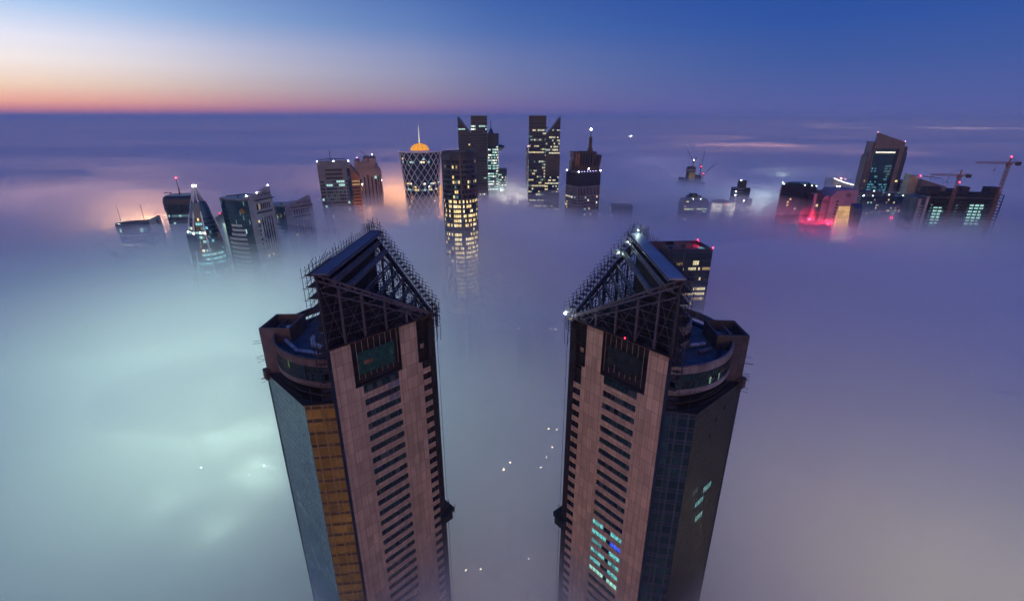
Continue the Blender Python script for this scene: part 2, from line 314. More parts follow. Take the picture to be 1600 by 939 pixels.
# ------------------------------------------------------------------ the two unfinished twin towers in front
def on_edge(p0, p1, s):
    """frame on a wall line: (t along, d outwards, z) -> local x, y, z"""
    p0 = Vector(p0); p1 = Vector(p1); t = (p1 - p0).normalized(); o = Vector((t.y, -t.x))
    def f(a, d, z):
        q = p0 + t * a + o * d; return (s * q.x, q.y, z)
    return f, (p1 - p0).length
UW, VW = 35.8, 32.5; ZL, ZD, ZT = 185.2, 201.5, 223.2; FH = 4.25; Z0 = 186.0
def twin_tower(origin, rz, s, sty, label):
    rng = random.Random(11 if s > 0 else 23)
    root = thing('unfinished_tower', label, 'skyscraper', (origin[0], origin[1], 0), rz, 'unfinished twin towers in front')
    F = lambda u, v, z: (s * u, v, z)
    stone = sty['stone']; dark = M['raw_concrete']; glass = M['glass_green']
    low = [(0.4, .6), (35.3, .6), (35.3, 32.3), (30.3, 38.2), (2.4, 38.2), (-5.7, 30.8), (-5.7, 5.3)]
    m = MB(F); m.prism(low, 0, ZL - .4); m.prism([(.4, 1.3), (34.4, 1.3), (34.4, 31.8)], ZL - .3, ZD - .3); m.build('core', dark, root)
    # ---- front stone facade, v = 0 .. 0.6
    m = MB(F); N_ = 36; zb = Z0 - FH * N_
    m.box(1, 9.3, 0, .6, zb, 186.5); m.box(1, 7, 0, .6, 186.5, 201.1)
    m.box(21.5, 30.3, 0, .6, zb, 186.5); m.box(22.9, 29, 0, .6, 186.5, 201.1)
    for k in range(N_):
        zt = Z0 - FH * k
        m.box(9.3, 21.5, .004, .6, zt - FH, zt - 2.15)
        if k > 0 or s > 0: m.box(30.3, 33.4, .006, .6, zt - FH, zt - 2.3)
    m.build('stone_facade', stone, root)
    for k in range(N_):
        zt = Z0 - FH * k; m = MB(F); n = 8; w = 12.2 / n
        for i in range(n):
            mi = rng.choice((0, 0, 0, 0, 1, 1, 8))
            if s < 0 and 13 <= k <= 18:
                if i == 3 or (i == 4 and k % 2): mi = 1
                elif k == 13: mi = 2
                elif k == 14: mi = 3 if i < 3 else 2
                elif k == 15: mi = 2 if i < 3 else 4
                elif k == 18: mi = 5
                else: mi = 4 if rng.random() < .35 else 2
            m.box(9.3 + i * w + .05, 9.3 + (i + 1) * w - .05, .35, .45, zt - 2.1, zt - .02, mi)
            m.box(9.3 + i * w - .05, 9.3 + i * w + .05, .28, .46, zt - 2.1, zt - .02, 6 if rng.random() < .8 else 7)
        m.build('window_band', [glass, M['glass'], M['cyan'], M['blue_lit'], M['cyan_dim'], M['mint'], M['slab_dark'], M['steel'], M['blind']], root)
        if k > 0 or s > 0:
            m = MB(F); m.box(30.5, 33.2, .42, .5, zt - 2.2, zt - .05, 0); m.box(31.8, 31.9, .36, .44, zt - 2.2, zt - .05, 1); m.box(30.35, 33.35, .1, .5, zt - 2.28, zt - 2.2, 1)
            m.build('side_window', [M['glass'], M['slab_dark']], root)
    if s > 0:
        for k in (0, 1):
            m = MB(F); zt = Z0 - FH * k; m.box(17.2, 19.1, -.06, .0, zt - 4.1, zt - 2.3); m.box(19.4, 21.3, -.06, .0, zt - 4.0, zt - 2.3)
            m.build('perforated_panel', M['perforated'], root)
    # ---- dark corner strip, open bays by the right corner
    m = MB(F); m.box(33.4, 35.8, .02, .62, 40, 199.5); m.box(33.9, 34.2, -.25, .02, 40, 187); m.build('corner_pier', M['raw_concrete'], root)
    m = MB(F); m.box(-.02, 1, .03, .6, 40, 201.2); m.box(0.02, .35, -.15, .03, 60, 201); m.build('corner_strip', M['slab_dark'], root)
    m = MB(F)
    for k in range(4):
        z = 186.6 + 3.7 * k
        m.box(29.2, 33.3, -.05, 1.2, z - .35, z, 0)
        for u in (29.3, 31.2, 33.0): m.bar((u, .1, z), (u, .1, z + 3.4), .12, 1)
        m.bar((29.2, -.05, z + 1.1), (33.3, -.05, z + 1.1), .06, 1)
        if k == 1: m.box(30.2, 31.6, .3, .4, z + .6, z + 2.2, 2)
    m.build('open_balcony', [dark, M['steel_dark'], stone], root)
    # ---- recess with hanging net
    m = MB(F); m.box(6.98, 7.2, .05, 1.3, 186.5, 201.1); m.box(22.7, 22.92, .05, 1.3, 186.5, 201.1); m.box(7.2, 22.7, .15, 1.3, 186.45, 186.9); m.box(7, 9.2, .3, .5, 184.2, 186.5); m.box(21.4, 22.9, .25, .6, 183, 186.6)
    for z in (190.2, 193.9, 197.6): m.box(7.2, 22.7, .9, 1.35, z - .4, z)
    m.build('recess', M['raw_concrete'], root)
    for i in range(8):
        u = 8.6 + i * 1.9; m = MB(F); m.bar((u, .2, 201.0), (u, .2 + .05 * (i % 2), 189.4 - rng.random() * 1.2), .13); m.build('hanger_rod', M['rod'], root)
    m = MB(F); nu, nz = 14, 9; vs = []; fs = []
    for side in (0, .08):
        for j in range(nz + 1):
            for i in range(nu + 1):
                vs.append((8.7 + 12.0 * i / nu, .02 + side + .10 * math.sin(i * 1.7 + j) + .08 * math.sin(j * 2.1), 190.3 + 7.0 * j / nz + .12 * math.sin(i * 2.3)))
    a = (nu + 1) * (nz + 1)
    for j in range(nz):
        for i in range(nu):
            if s < 0 and ((j < 2 and i < 3) or (j < 2 and 8 < i < 12)): continue
            q = j * (nu + 1) + i; fs += [(q, q + 1, q + nu + 2, q + nu + 1), (a + q, a + q + nu + 1, a + q + nu + 2, a + q + 1)]
    m.add(vs, fs); m.build('safety_net', M['net'] if s > 0 else M['net_dark'], root)
    if s > 0:
        m = MB(F); m.box(10.4, 13.2, -.16, -.1, 193.2, 194.4); m.build('timber_sheet', M['timber'], root)
    # ---- glow-tinted / dark glazed strip on the narrow front side
    f, ln = on_edge((-6.2, 5), (0, 0), s)
    m = MB(f); m.box(.05, ln - .05, -.4, 0, 30, ZL - .5, 0)
    z = ZL - .5; k = 0
    while z > 40:
        m.box(.1, ln - .1, 0, .035, z - 1.35, z - .05, 1)
        for i in range(4):
            if rng.random() < .35: m.box(.4 + i * 1.85, 2.15 + i * 1.85, 0, .03, z - FH, z - 1.45, 2)
        z -= FH; k += 1
    m.build('glazed_strip', [sty['strip'], sty['strip_dark'], sty['strip_lite']], root)
    m = MB(f)
    for a in (1.55, 1.85, 4.5, 4.8, 6.2): m.box(a - .045, a + .045, 0, .16, 40, ZL - .5)
    z = ZL - .5
    while z > 40: m.box(.1, ln - .1, 0, .12, z - .06, z + .03); m.box(.1, ln - .1, 0, .12, z - 1.42, z - 1.33); z -= FH
    m.build('mullions', sty['mullion'], root)
    # ---- long curtain wall on the outer side
    f, ln = on_edge((-6.2, 30.6), (-6.2, 5), s)
    m = MB(f); m.box(.02, ln - .02, -.4, 0, 30, ZL - .45); m.build('curtain_wall', sty['curtain'], root)
    m = MB(f)
    for i in range(21): m.box(.1 + i * 1.26 - .03, .1 + i * 1.26 + .03, 0, .11, 40, ZL - .5)
    z = ZL - .6
    while z > 40: m.box(.05, ln - .05, 0, .07, z - .04, z + .04); m.box(.05, ln - .05, 0, .07, z - 2.0, z - 1.92); z -= FH
    m.build('mullions', sty['curtain_mullion'], root)
    if s < 0:
        for t0, z, wd in ((7.5, 150.0, 5.0), (11.5, 146.5, 5.0), (10.0, 139.5, 4.6), (16.5, 153.0, 3.0)):
            m = MB(f)
            for i in range(3): m.box(t0 + i * wd / 3 + .06, t0 + (i + 1) * wd / 3 - .06, .01, .05, z, z + 2.2)
            m.build('lit_window', M['cyan_dim'] if z < 152 else M['cyan_faint'], root)
        for t0, z in ((8, 179), (12, 176.5), (14.5, 172)):
            m = MB(f); m.box(t0, t0 + .9, 0, .25, z, z + 1.3); m.build('bracket', M['raw_concrete'], root)
    f, ln = on_edge((2.1, 38.7), (-6.2, 30.9), s)
    m = MB(f); m.box(.02, ln - .02, -.5, 0, 30, ZL - .4, 0); m.box(ln - 2.2, ln - .5, 0, .4, 40, 166, 1); m.box(ln - .5, ln + .02, 0, .5, 40, ZL - 1, 0); m.box(.4, 1.6, 0, .3, 40, 166, 1)
    m.build('end_wall', [M['slab_dark'], sty['mullion'] if s > 0 else M['slab_dark']], root)
    m = MB(F); m.box(2.4, 30.3, 38.2, 38.7, 30, ZL - .4); m.box(35.3, 35.8, .7, 32.3, 30, ZD - .3); m.build('back_wall', M['raw_concrete'], root)
    # ---- ledge, drum
    cx, cy, RD = 17.9, 16.2, 24.2
    def arc(r, z, a0=222, a1=42, n=60): return [(cx + r * math.cos(R(a0 + (a1 - a0) * i / n)), cy + r * math.sin(R(a0 + (a1 - a0) * i / n)), z) for i in range(n + 1)]
    def ringwall(r0, r1, z0, z1, a0=222, a1=42, n=60, mi=0, mb=None):
        mm = mb or MB(F); A, B, C_, D = arc(r0, z0, a0, a1, n), arc(r1, z0, a0, a1, n), arc(r1, z1, a0, a1, n), arc(r0, z1, a0, a1, n)
        mm.loft([[a, b, c, d] for a, b, c, d in zip(A, B, C_, D)], mi); return mm
    m = MB(F); m.prism([(0, 0.1), (0, -.25), (.2, -.25), (35.9, 32.2), (30.5, 39), (2, 39), (-6.6, 31.1), (-6.6, 4.9)], ZL - .35, ZL); m.build('ledge', M['steel_dark'], root)
    ringwall(20.6, 21.4, ZL, 190.2).build('drum_core', M['raw_concrete'], root)
    for z in (187.6, 190.0):
        ringwall(21.4, RD - .3, z - .25, z).build('floor_slab', M['raw_concrete'], root)
    ringwall(RD - .5, RD, 190.0, 191.6).build('lower_fascia', sty['fascia'], root)
    m = MB(F); A0, A1 = 218, 140; n = 34
    for i in range(n):
        a0 = A0 + (A1 - A0) * (i + .04) / n; a1 = A0 + (A1 - A0) * (i + .96) / n
        for z0, z1, q in ((191.7, 193.9, 0), (194.05, 196.2, 1)):
            mi = 0 if rng.random() < .7 else 1
            if s < 0 and q == 0 and i in (11, 15): mi = 2
            if s > 0 and q == 1 and i in (12,): mi = 3
            p, q2 = arc(RD - .2, z0, a0, a1, 1), arc(RD - .2, z1, a0, a1, 1); m.quad(p[0], p[1], q2[1], q2[0], mi)
    m.build('drum_glazing', [sty['drum_glass'], M['glass'], M['mint_dim'], M['lime_dim']], root)
    m = ringwall(RD - .32, RD - .1, 193.85, 194.08, A0, A1, n)
    for i in range(n + 1):
        a = A0 + (A1 - A0) * i / n; p = arc(RD - .15, 191.6, a, a, 1)[0]; q = arc(RD - .15, 196.3, a, a, 1)[0]; m.bar(p, q, .14)
    m.build('mullions', M['steel_dark'], root)
    ringwall(20.5, 21.2, 190.2, 196.2).build('drum_core', M['slab_dark'], root)
    m = ringwall(RD - .45, RD, 196.3, 198.7)
    for i in range(30):
        a = A0 + (A1 - A0) * i / 30; p = arc(RD + .02, 196.4, a, a, 1)[0]; q = arc(RD + .02, 198.6, a, a, 1)[0]; m.bar(p, q, .12)
    m.build('parapet', sty['fascia'], root)
    if s < 0:
        m = ringwall(RD + .03, RD + .1, 196.5, 198.5, 166, 157, 6); m.build('perforated_panel', M['perforated'], root)
    m = MB(F); m.prism([(p[0], p[1]) for p in arc(RD - .5, 0)], 195.0, 195.4); m.build('terrace_floor', M['terrace'], root)
    # corner block
    Q = [(-6.25, 31.0), (2.1, 38.75), (8.6, 32.2), (.2, 24.4)]; Qi = offset_poly(Q[::-1], -.55)[::-1]
    m = MB(F)
    for i in range(4):
        a, b, c, d = Q[i], Q[(i + 1) % 4], Qi[(i + 1) % 4], Qi[i]
        zb_ = ZL if i in (0, 3, 1) else 195.4
        m.prism([a, b, c, d], zb_, 200.3 + .002 * i)
    m.prism(Qi, 196.2, 196.6); m.bar((.4, 33.6, 198.2), (4.8, 28.9, 198.2), .6)
    m.build('corner_block', sty['block'], root)
    m = MB(F); m.box(1.4, 3.2, 28.6, 30.2, 196.6, 198.8); m.build('rooftop_unit', M['white_steel'] if s > 0 else M['steel'], root)
    # ducts on the terrace
    def duct(pts, w, mat):
        m = MB(F)
        for a, b in zip(pts, pts[1:]): m.bar(a, b, w, n=10)
        for p in pts[1:-1]: m.ball(p, w * .56, n=8, m=6)
        a, b = Vector(pts[0]), Vector(pts[1]); 
        for a, b in zip(pts, pts[1:]):
            a = Vector(a); b = Vector(b); k = int((b - a).length / 1.3)
            for i in range(k): m.bar(a.lerp(b, (i + .4) / k), a.lerp(b, (i + .5) / k), w * 1.1, n=10)
        m.build('duct', mat, root, True)
    if s > 0:
        duct([(-1.2, 25, 196.6), (-1.8, 16, 196.6), (1.5, 9.5, 196.7), (2.8, 6.6, 196.8)], 1.3, M['foil'])
        duct([(5.5, 21, 196.6), (3.2, 15.6, 196.8), (4.3, 11, 196.9), (2.6, 7.3, 196.8)], 1.5, M['foil'])
        duct([(9.5, 23, 196.4), (9, 19.5, 199.6), (9.3, 16.5, 201.5), (10.2, 14.0, 199.5), (9.5, 12.6, 197)], 1.2, M['foil'])
    else:
        duct([(.5, 22, 196.6), (1.5, 17, 196.7)], 1.2, M['steel'])
        duct([(3.5, 24, 196.5), (5.2, 18.5, 197)], 1.1, M['foil'])
    # smaller upper ring on the terrace
    if s < 0:
        def arc2(r, z): return [(16.6 + r * math.cos(R(a)), 17.6 + r * math.sin(R(a)), z) for a in range(52, 218, 6)]
        m = MB(F); m.loft([[a, b, c, d] for a, b, c, d in zip(arc2(9.6, 195.4), arc2(10.3, 195.4), arc2(10.3, 203.2), arc2(9.6, 203.2))])
        m.build('upper_ring', sty['fascia'], root)
        m = MB(F); m.loft([[a, b, c, d] for a, b, c, d in zip(arc2(10.31, 198.2), arc2(10.5, 198.2), arc2(10.5, 200.4), arc2(10.31, 200.4))]); m.build('upper_ring_glazing', M['glass'], root)
    # ---- crown
    dg = Vector((UW, VW)).normalized(); nW = Vector((-dg.y, dg.x))           # towards the outer side
    D = lambda t, o, z: (dg.x * t + nW.x * o, dg.y * t + nW.y * o, z); DL = math.hypot(UW, VW)
    FD = lambda t, o, z: F(*D(t, o, z))
    m = MB(FD); m.box(.3, DL - .3, -.5, 0, 195.2, 222.6)
    for i in range(22): m.box(i * 2.2 + .4, i * 2.2 + .6, 0, .2, 195.3, 222.5)
    m.build('diagonal_wall', M['raw_concrete'], root)
    m = MB(FD); m.box(-.3, DL + .3, -3.4, .7, 222.7, ZT)
    m.build('roof_strip', sty['strip_roof'], root)
    m = MB(FD); m.bar((-.2, -3.5, 222.6), (DL, -3.5, 222.6), .5); m.bar((0, -4.1, 221.2), (DL, -4.1, 221.2), .3); m.bar((0, -2.0, 219.6), (DL, -2.0, 219.6), .25); m.build('edge_beam', M['girder'], root)
    zc = lambda f: ZT - .5 - (ZT - ZD - .6) * f
    def chord(mb, pt, w=.55):
        mb.bar(pt(0, 0), pt(1, 0), w); mb.bar(pt(0, -1.55), pt(.985, -1.55), w)
        for i in range(1, 17): mb.bar(pt(i / 17, -.2), pt(i / 17, -1.4), .38)
    fp = lambda f, dz: (UW * f * .99 + .2, .3, max(zc(f) + dz, ZD)); bp = lambda f, dz: (35.5, VW * (1 - f) * .99 + .2, max(zc(f) + dz, ZD))
    m = MB(F); chord(m, fp); m.build('sloping_girder', M['girder'], root)
    m = MB(F); chord(m, bp, .7); m.build('sloping_girder', M['girder_dark'], root)
    for f in (.01, .16, .335, .53, .73):
        for pt, g in ((fp, M['girder']), (bp, M['girder_dark'])):
            m = MB(F); a = pt(f, -1.6); m.bar((a[0], a[1], ZD - .3), a, .55); m.build('post', g, root)
    for pt, g in ((fp, M['girder']), (bp, M['girder_dark'])):
        m = MB(F); fs_ = [.01, .16, .335, .53, .73, .9]
        for i, (f0, f1) in enumerate(zip(fs_, fs_[1:])):
            a, b = pt(f0, -1.7), pt(f1, -1.7); lo0, lo1 = (a[0], a[1], ZD + .2), (b[0], b[1], ZD + .2)
            if i < 4: m.bar(lo0, b, .1); m.bar(a, lo1, .1)
            for h in range(1, 8):
                z = ZD + h * 2.45
                if z < b[2]: m.bar((a[0], a[1], z), (b[0], b[1], z), .12)
                elif z < a[2]:
                    q = Vector(a).lerp(Vector(b), (a[2] - z) / max(.01, a[2] - b[2])); m.bar((a[0], a[1], z), (q.x, q.y, z), .16)
        m.bar(pt(.03, -4.5), pt(.86, -2.2 - .1), .34)
        m.bar(pt(.73, -1.6), (pt(.8, 0)[0], pt(.8, 0)[1], ZD), .3); m.bar(pt(.9, -1.6), (pt(.8, 0)[0], pt(.8, 0)[1], ZD), .3)
        m.build('bracing', g, root)
    # inner scaffold grid behind the front girder
    m = MB(F)
    for i in range(26):
        u = 1.2 + i * 1.25; h = zc(u / UW) - 2.6
        if h > ZD + 2: m.bar((u, 1.9, ZD - .2), (u, 1.9, h), .09); m.bar((u + .3, 3.4, ZD - .2), (u + .3, 3.4, h - .6), .09)
    for k in range(19):
        z = ZD + .9 + k * 1.0; f = (ZT - .5 - z - 2.2) / (ZT - ZD - .6)
        if f > .06: m.bar((1.2, 1.9, z), (UW * f, 1.9, z), .08); m.bar((1.2, 3.4, z + .2), (UW * f - 1, 3.4, z + .2), .08)
        if f > .3 and k % 2 == 0: m.box(1.5, UW * f - 1.5, 2.2, 3.2, z - .08, z)
    m.build('scaffold', M['scaffold'], root)
    m = MB(F)
    for k in range(9): m.box(4 + k * 2.6, 6.3 + k * 2.6, 5.2, 5.35, ZD + rng.random() * 1.0, ZD + 4.5 + 2.5 * rng.random() * (1 - k / 9) + 6 * (1 - k / 9))
    m.build('inner_screen', M['slab_dark'], root)
    for i, f in enumerate((.13, .24, .36, .46, .56, .66, .76, .86)):
        m = MB(F); a = fp(f, -.4); b = bp(f, -.4)
        if i < 2:
            m.bar(a, b, 1.9, n=12)
            va, vb = Vector(a), Vector(b)
            for q in range(12): m.bar(va.lerp(vb, (q + .5) / 12.3), va.lerp(vb, (q + .56) / 12.3), 2.05, n=12)
        else:
            m.bar(a, b, .42); m.bar((a[0], a[1], a[2] - 1.1), (b[0], b[1], b[2] - 1.1), .36)
            va, vb = Vector(a), Vector(b)
            for q in range(1, 9): p = va.lerp(vb, q / 9); m.bar(p, p - Vector((0, 0, 1.1)), .18)
        m.build('rafter', M['pipe'] if i < 2 else M['girder_blue'], root, i < 2)
    m = MB(F)
    for i in range(1, 14):
        v = 2.3 * i; u0 = v * UW / VW + 2
        for h in (2.5, 5.2, 8.0):
            us = [u for u in (u0, u0 + 4, u0 + 8, u0 + 12, 34) if u <= 34.2]; ok = [u for u in us if ZD + h < ZT - 2.6 - (ZT - ZD) * max(0, (u / UW - v / VW))]
            if len(ok) > 1: m.bar((ok[0], v, ZD + h), (ok[-1], v, ZD + h), .12)
            for u in ok: m.bar((u, v, ZD - .2), (u, v, ZD + h + .8), .12); m.bar((u, v, ZD + h), (u, v - 2.3, ZD + h), .1)
    m.build('scaffold', M['scaffold'], root)
    m = MB(F); m.prism([(.4, .5), (35.3, .5), (35.3, 32.0)], ZD - .29, ZD - .05); m.build('roof_deck', M['raw_concrete'], root)
    m = MB(F); m.box(22, 26.5, 12, 15, ZD, ZD + 5.5); m.box(25, 29, 17.5, 20, ZD, ZD + 3.6); m.box(28, 33, 6, 9, ZD, ZD + 2.2); m.box(30, 33, 14, 18, ZD, ZD + 1.8); m.build('rooftop_unit', M['tank'], root)
    m = MB(F)
    for _ in range(60):
        u = rng.uniform(6, 34); v = rng.uniform(1.5, max(2, u * .85)); z = ZD + rng.uniform(0, 2.0); a = rng.uniform(0, 3.1); l_ = rng.uniform(.8, 3.2)
        m.bar((u, v, z), (u + l_ * math.cos(a), v + l_ * math.sin(a), z + rng.uniform(-.2, .8)), rng.uniform(.1, .3))
    tag(m.build('building_material', M['scaffold'], root), kind='stuff')
    # walkway and rail above the stone facade
    m = MB(F); m.box(-.1, 35.9, -.55, .9, ZD - .32, ZD - .02, 0)
    for i in range(40):
        u = .3 + i * .9; m.bar((u, -.5, ZD - .9 * rng.random() - .35), (u + rng.uniform(-.2, .2), -.75 - .3 * rng.random(), ZD - .1), .07, 1)
    m.bar((0, -.58, ZD - .15), (35.8, -.58, ZD - .15), .12, 2)
    m.build('walkway', [M['steel_dark'], M['scaffold'], M['timber']], root)
    for u in (6, 13.5, 21.5, 29):
        m = MB(F)
        for du in (0, 2.4):
            for dv in (-.5, .7): m.bar((u + du, dv, ZD - .1), (u + du, dv, ZD + 1.5), .1)
        for z in (.8, 1.5): m.bar((u, -.5, ZD + z), (u + 2.4, -.5, ZD + z), .09); m.bar((u, .7, ZD + z), (u + 2.4, .7, ZD + z), .09)
        m.box(u, u + 2.4, -.5, .7, ZD + .1, ZD + .2); m.build('hoist_cradle', M['girder_dark'], root)
    # ---- scaffolds: outer side of the diagonal, along the ridge, down the far slope, at the low corner
    m = MB(FD)
    for k in range(9):
        z = 197.6 + k * 3.1
        for t0 in ((0,) if k < 3 else (0, 9)):
            m.box(t0 + .1, t0 + 6.5 + (k % 3), .3, 2.5, z - .1, z, 1)
            m.bar((t0, 2.6, z + 1.1), (t0 + 6.6, 2.6, z + 1.1), .08); m.bar((t0, 2.6, z), (t0 + 6.6, 2.6, z + 3), .07)
    for i in range(17):
        t = -1.2 + i * 2.3
        for o in (.4, 2.6): m.bar((t, o, 195.4), (t + rng.uniform(-.1, .1), o, 224.2 + rng.uniform(0, 1.3) if o > 1 else 222), .1)
        for k in range(9): m.bar((t, .4, 197.6 + k * 3.1), (t, 3.2, 197.6 + k * 3.1), .08)
    for k in range(9): m.bar((-1.4, 2.6, 197.5 + k * 3.1), (36, 2.6, 197.5 + k * 3.1), .09); m.bar((-1.4, .4, 198.6 + k * 3.1), (36, .4, 198.6 + k * 3.1), .07)
    m.build('scaffold', [M['scaffold'], M['plank']], root)
    m = MB(FD)
    for i in range(25):
        t = -.6 + i * 2.04; m.bar((t, .75, 221.0), (t + rng.uniform(-.08, .08), .78, 225.0 + rng.uniform(0, 1.2)), .1); m.bar((t, .7, 222.6), (t, 2.2, 222.8), .07)
    for z in (223.9, 224.7): m.bar((-1, .78, z), (DL + .4, .78, z), .07)
    m.build('guard_rail', M['scaffold'], root)
    m = MB(F)
    for i in range(21):
        f = i / 20; v = VW * (1 - f); zt = zc(f) + 1.0
        for o in (.9, 2.4):
            m.bar((35.8 + o, v, max(ZD - 10, zt - 14)), (35.8 + o, v + rng.uniform(-.1, .1), zt + 1.4 + rng.uniform(0, 1.5) + (1.2 if i % 3 == 0 else 0)), .11)
        for dz in (-6, -3.6, -1.2, 1.0): m.bar((35.2, v, zt + dz), (38.7, v, zt + dz), .09)
        if i < 20:
            v2 = VW * (1 - (i + 1) / 20)
            for dz in (-1.2, 1.0, 1.9):
                m.bar((38.2, v + .2, zt + dz), (38.2, v2 - .8, zt + dz), .1); m.bar((36.7, v + .2, zt + dz), (36.7, v2 - .3, zt + dz), .08)
            m.bar((38.2, v, zt - 6), (38.2, v2, zt + 1), .08); m.box(36.6, 38.3, v2, v, zt - 1.3, zt - 1.2, 1)
    m.build('scaffold', [M['scaffold'], M['plank']], root)
    m = MB(F)
    for i in range(12):
        u, v = 35.2 + rng.uniform(-1.6, 2.2), rng.uniform(-1.5, 1.8); m.bar((u, v, 197), (u, v, 203.6 + rng.uniform(0, 1.5)), .1)
    for z in (198.5, 200.5, 202.2, 203.4): m.bar((33.6, -1.3, z), (37.4, -1.3, z), .09); m.bar((37.3, -1.4, z), (37.3, 2, z), .09); m.bar((35.0, -1.4, z), (35, 2, z), .08)
    m.box(34, 37.2, -1.3, 1.6, 200.9, 201.0, 1); m.build('scaffold', [M['scaffold'], M['plank']], root)
    m = MB(F)     # scaffold round the peak
    for i in range(14):
        u, v = UW + rng.uniform(-2.2, 2.6), VW + rng.uniform(-1.5, 3.4); m.bar((u, v, 214), (u, v, 224.3 + rng.uniform(0, 2.6)), .11)
    for z in (218, 221, 223.8, 225): m.bar((33.8, 35.6, z), (38.4, 35.6, z), .1); m.bar((38.2, 31, z), (38.2, 36, z), .1); m.bar((34.0, 33.6, z), (38.4, 33.6, z), .08)
    m.build('scaffold', M['scaffold'], root)
    # scaffold wrapped round the front of the drum beside the stone facade
    m = MB(F)
    for k in range(13):
        z = 185.6 + k * 1.35
        pts = [(-.3, -.6), (-2.4, 1.4), (-4.3, 4.2), (-5.6, 7.6)]
        if k % 2 == 0:
            for a, b in zip(pts, pts[1:]): m.bar((*a, z), (*b, z), .1)
        m.box(-2.2, .2, -.5 + .0, 1.2, z - .08, z, 1) if k % 2 else None
    for a in [(-.3, -.6), (-2.4, 1.4), (-4.3, 4.2), (-.1, .8), (-1.4, 2.2)]: m.bar((*a, 185.2), (*a, 203 if a[0] > -3 else 190), .12)
    for z in (186.5, 188.9): m.bar((-5.6, 7.6, z), (-6.3, 15, z), .12, 1); m.bar((-6.3, 15, z), (-6.1, 24, z - .6), .12)
    m.build('scaffold', [M['scaffold'], M['plank']], root)
    # poles sticking out of the outer end
    m = MB(F)
    for i in range(9): z = 184 + rng.uniform(-3, 15); v = 31.2 + rng.uniform(-.5, 1.2); m.bar((-5.4, v, z), (-8.2, v + rng.uniform(0, .8), z + rng.uniform(-.6, .9)), .09)
    m.box(-7.3, -5.7, 29.6, 31.9, 183.3, 186.6, 1)
    m.build('scaffold', [M['scaffold'], M['plank']], root)
    # climbing work platform hung on the inner corner, cable above it
    m = MB(F); m.box(33.2, 37.6, -1.8, 4.6, 117.0, 120.2, 1)
    m.box(36.6, 38.7, -1.5, 4, 119.6, 121.6, 1)
    for i in range(44):
        u, v, z = rng.uniform(33.5, 38.6), rng.uniform(-2.0, 4.8), rng.uniform(116.6, 121.4)
        m.bar((u, v, z), (u + rng.uniform(-.9, .9), v + rng.uniform(-.6, .6), z + rng.uniform(.4, 2.6)), rng.uniform(.08, .2), rng.choice((0, 0, 1)))
    for v in (-1.6, 1, 4): m.bar((35.9, v, 118), (36.2, v, 127), .14)
    m.build('work_platform', [M['scaffold'], M['net_dark']], root)
    m = MB(F); m.bar((36.5, -.4, 40), (36.5, -.4, 202), .09); m.bar((36.0, .6, 121), (36.0, .6, 187), .3); m.build('hoist_cable', M['steel_dark'], root)
    if s < 0:
        for p, mt, e, c in ((F(36.6, -1.9, 202.9), M['lamp_white'], 2000, (.75, .9, 1)), (F(35.6, 31.3, 224.3), M['lamp_mint'], 500, (.75, 1, .85)), (F(37.2, 28.6, 220.6), M['lamp_mint'], 800, (.75, 1, .85)), (F(37.6, 24.2, 217.6), M['lamp_mint'], 500, (.75, 1, .85))):
            lamp_part(root, p, .36 if mt is M['lamp_white'] else .22, mt, e, c, 'work_light', .4)
        lamp_part(root, F(14.6, -.8, 202.0), .13, M['lamp_red'], 0, name='warning_light')
    return root
for k_, c_ in dict(raw_concrete=(.022, .02, .023), timber=(.22, .10, .06), plank=(.07, .06, .06), scaffold=(.03, .03, .037), rod=(.30, .24, .20)).items(): M[k_] = pm(k_, c_, .8, 0, .45, .5)
M['girder'] = pm('grey_painted_girder', (.10, .09, .11), .5, 0, .3, .4); M['girder_dark'] = pm('dark_girder', (.04, .04, .05), .55, .1, .25, .4); M['girder_blue'] = pm('primed_girder', (.05, .06, .085), .5, .1, .25, .4)
M['pipe'] = pm('wrapped_pipe', (.075, .075, .095), .55, 0, .45, .6); M['tank'] = pm('grey_tank', (.11, .14, .16), .5, 0, .4, .4); M['foil'] = pm('foil_lagging', (.42, .44, .50), .35, .35, .5, .9)
M['net'] = pm('green_netting', (.012, .075, .06), .85, 0, .35, .7); M['net_dark'] = pm('dark_netting', (.012, .022, .022), .9, 0, .4, .7)
M['perforated'] = pm('perforated_white_panel', (.5, .5, .56), .5, 0, .1, .5, grid=(.42, .42, .25, .12, 0)); M['terrace'] = pm('terrace_screed', (.10, .11, .13), .85, 0, .4, .25)
M['cyan_dim'] = em('dim_cyan_pane', (.16, .62, .66), .33, .75, 1.7); M['cyan_faint'] = em('faint_cyan_pane', (.12, .30, .36), .10); M['mint'] = em('mint_lit_pane', (.45, 1.0, .85), .7); M['mint_dim'] = em('dim_mint_pane', (.40, .75, .50), .35)
M['blind'] = pm('drawn_blind', (.05, .075, .075), .5, 0, .3, .5)
M['lime_dim'] = em('dim_lime_pane', (.35, .75, .10), .2); M['lamp_mint'] = em('mint_work_lamp', (.75, 1.0, .88), 24, 0)
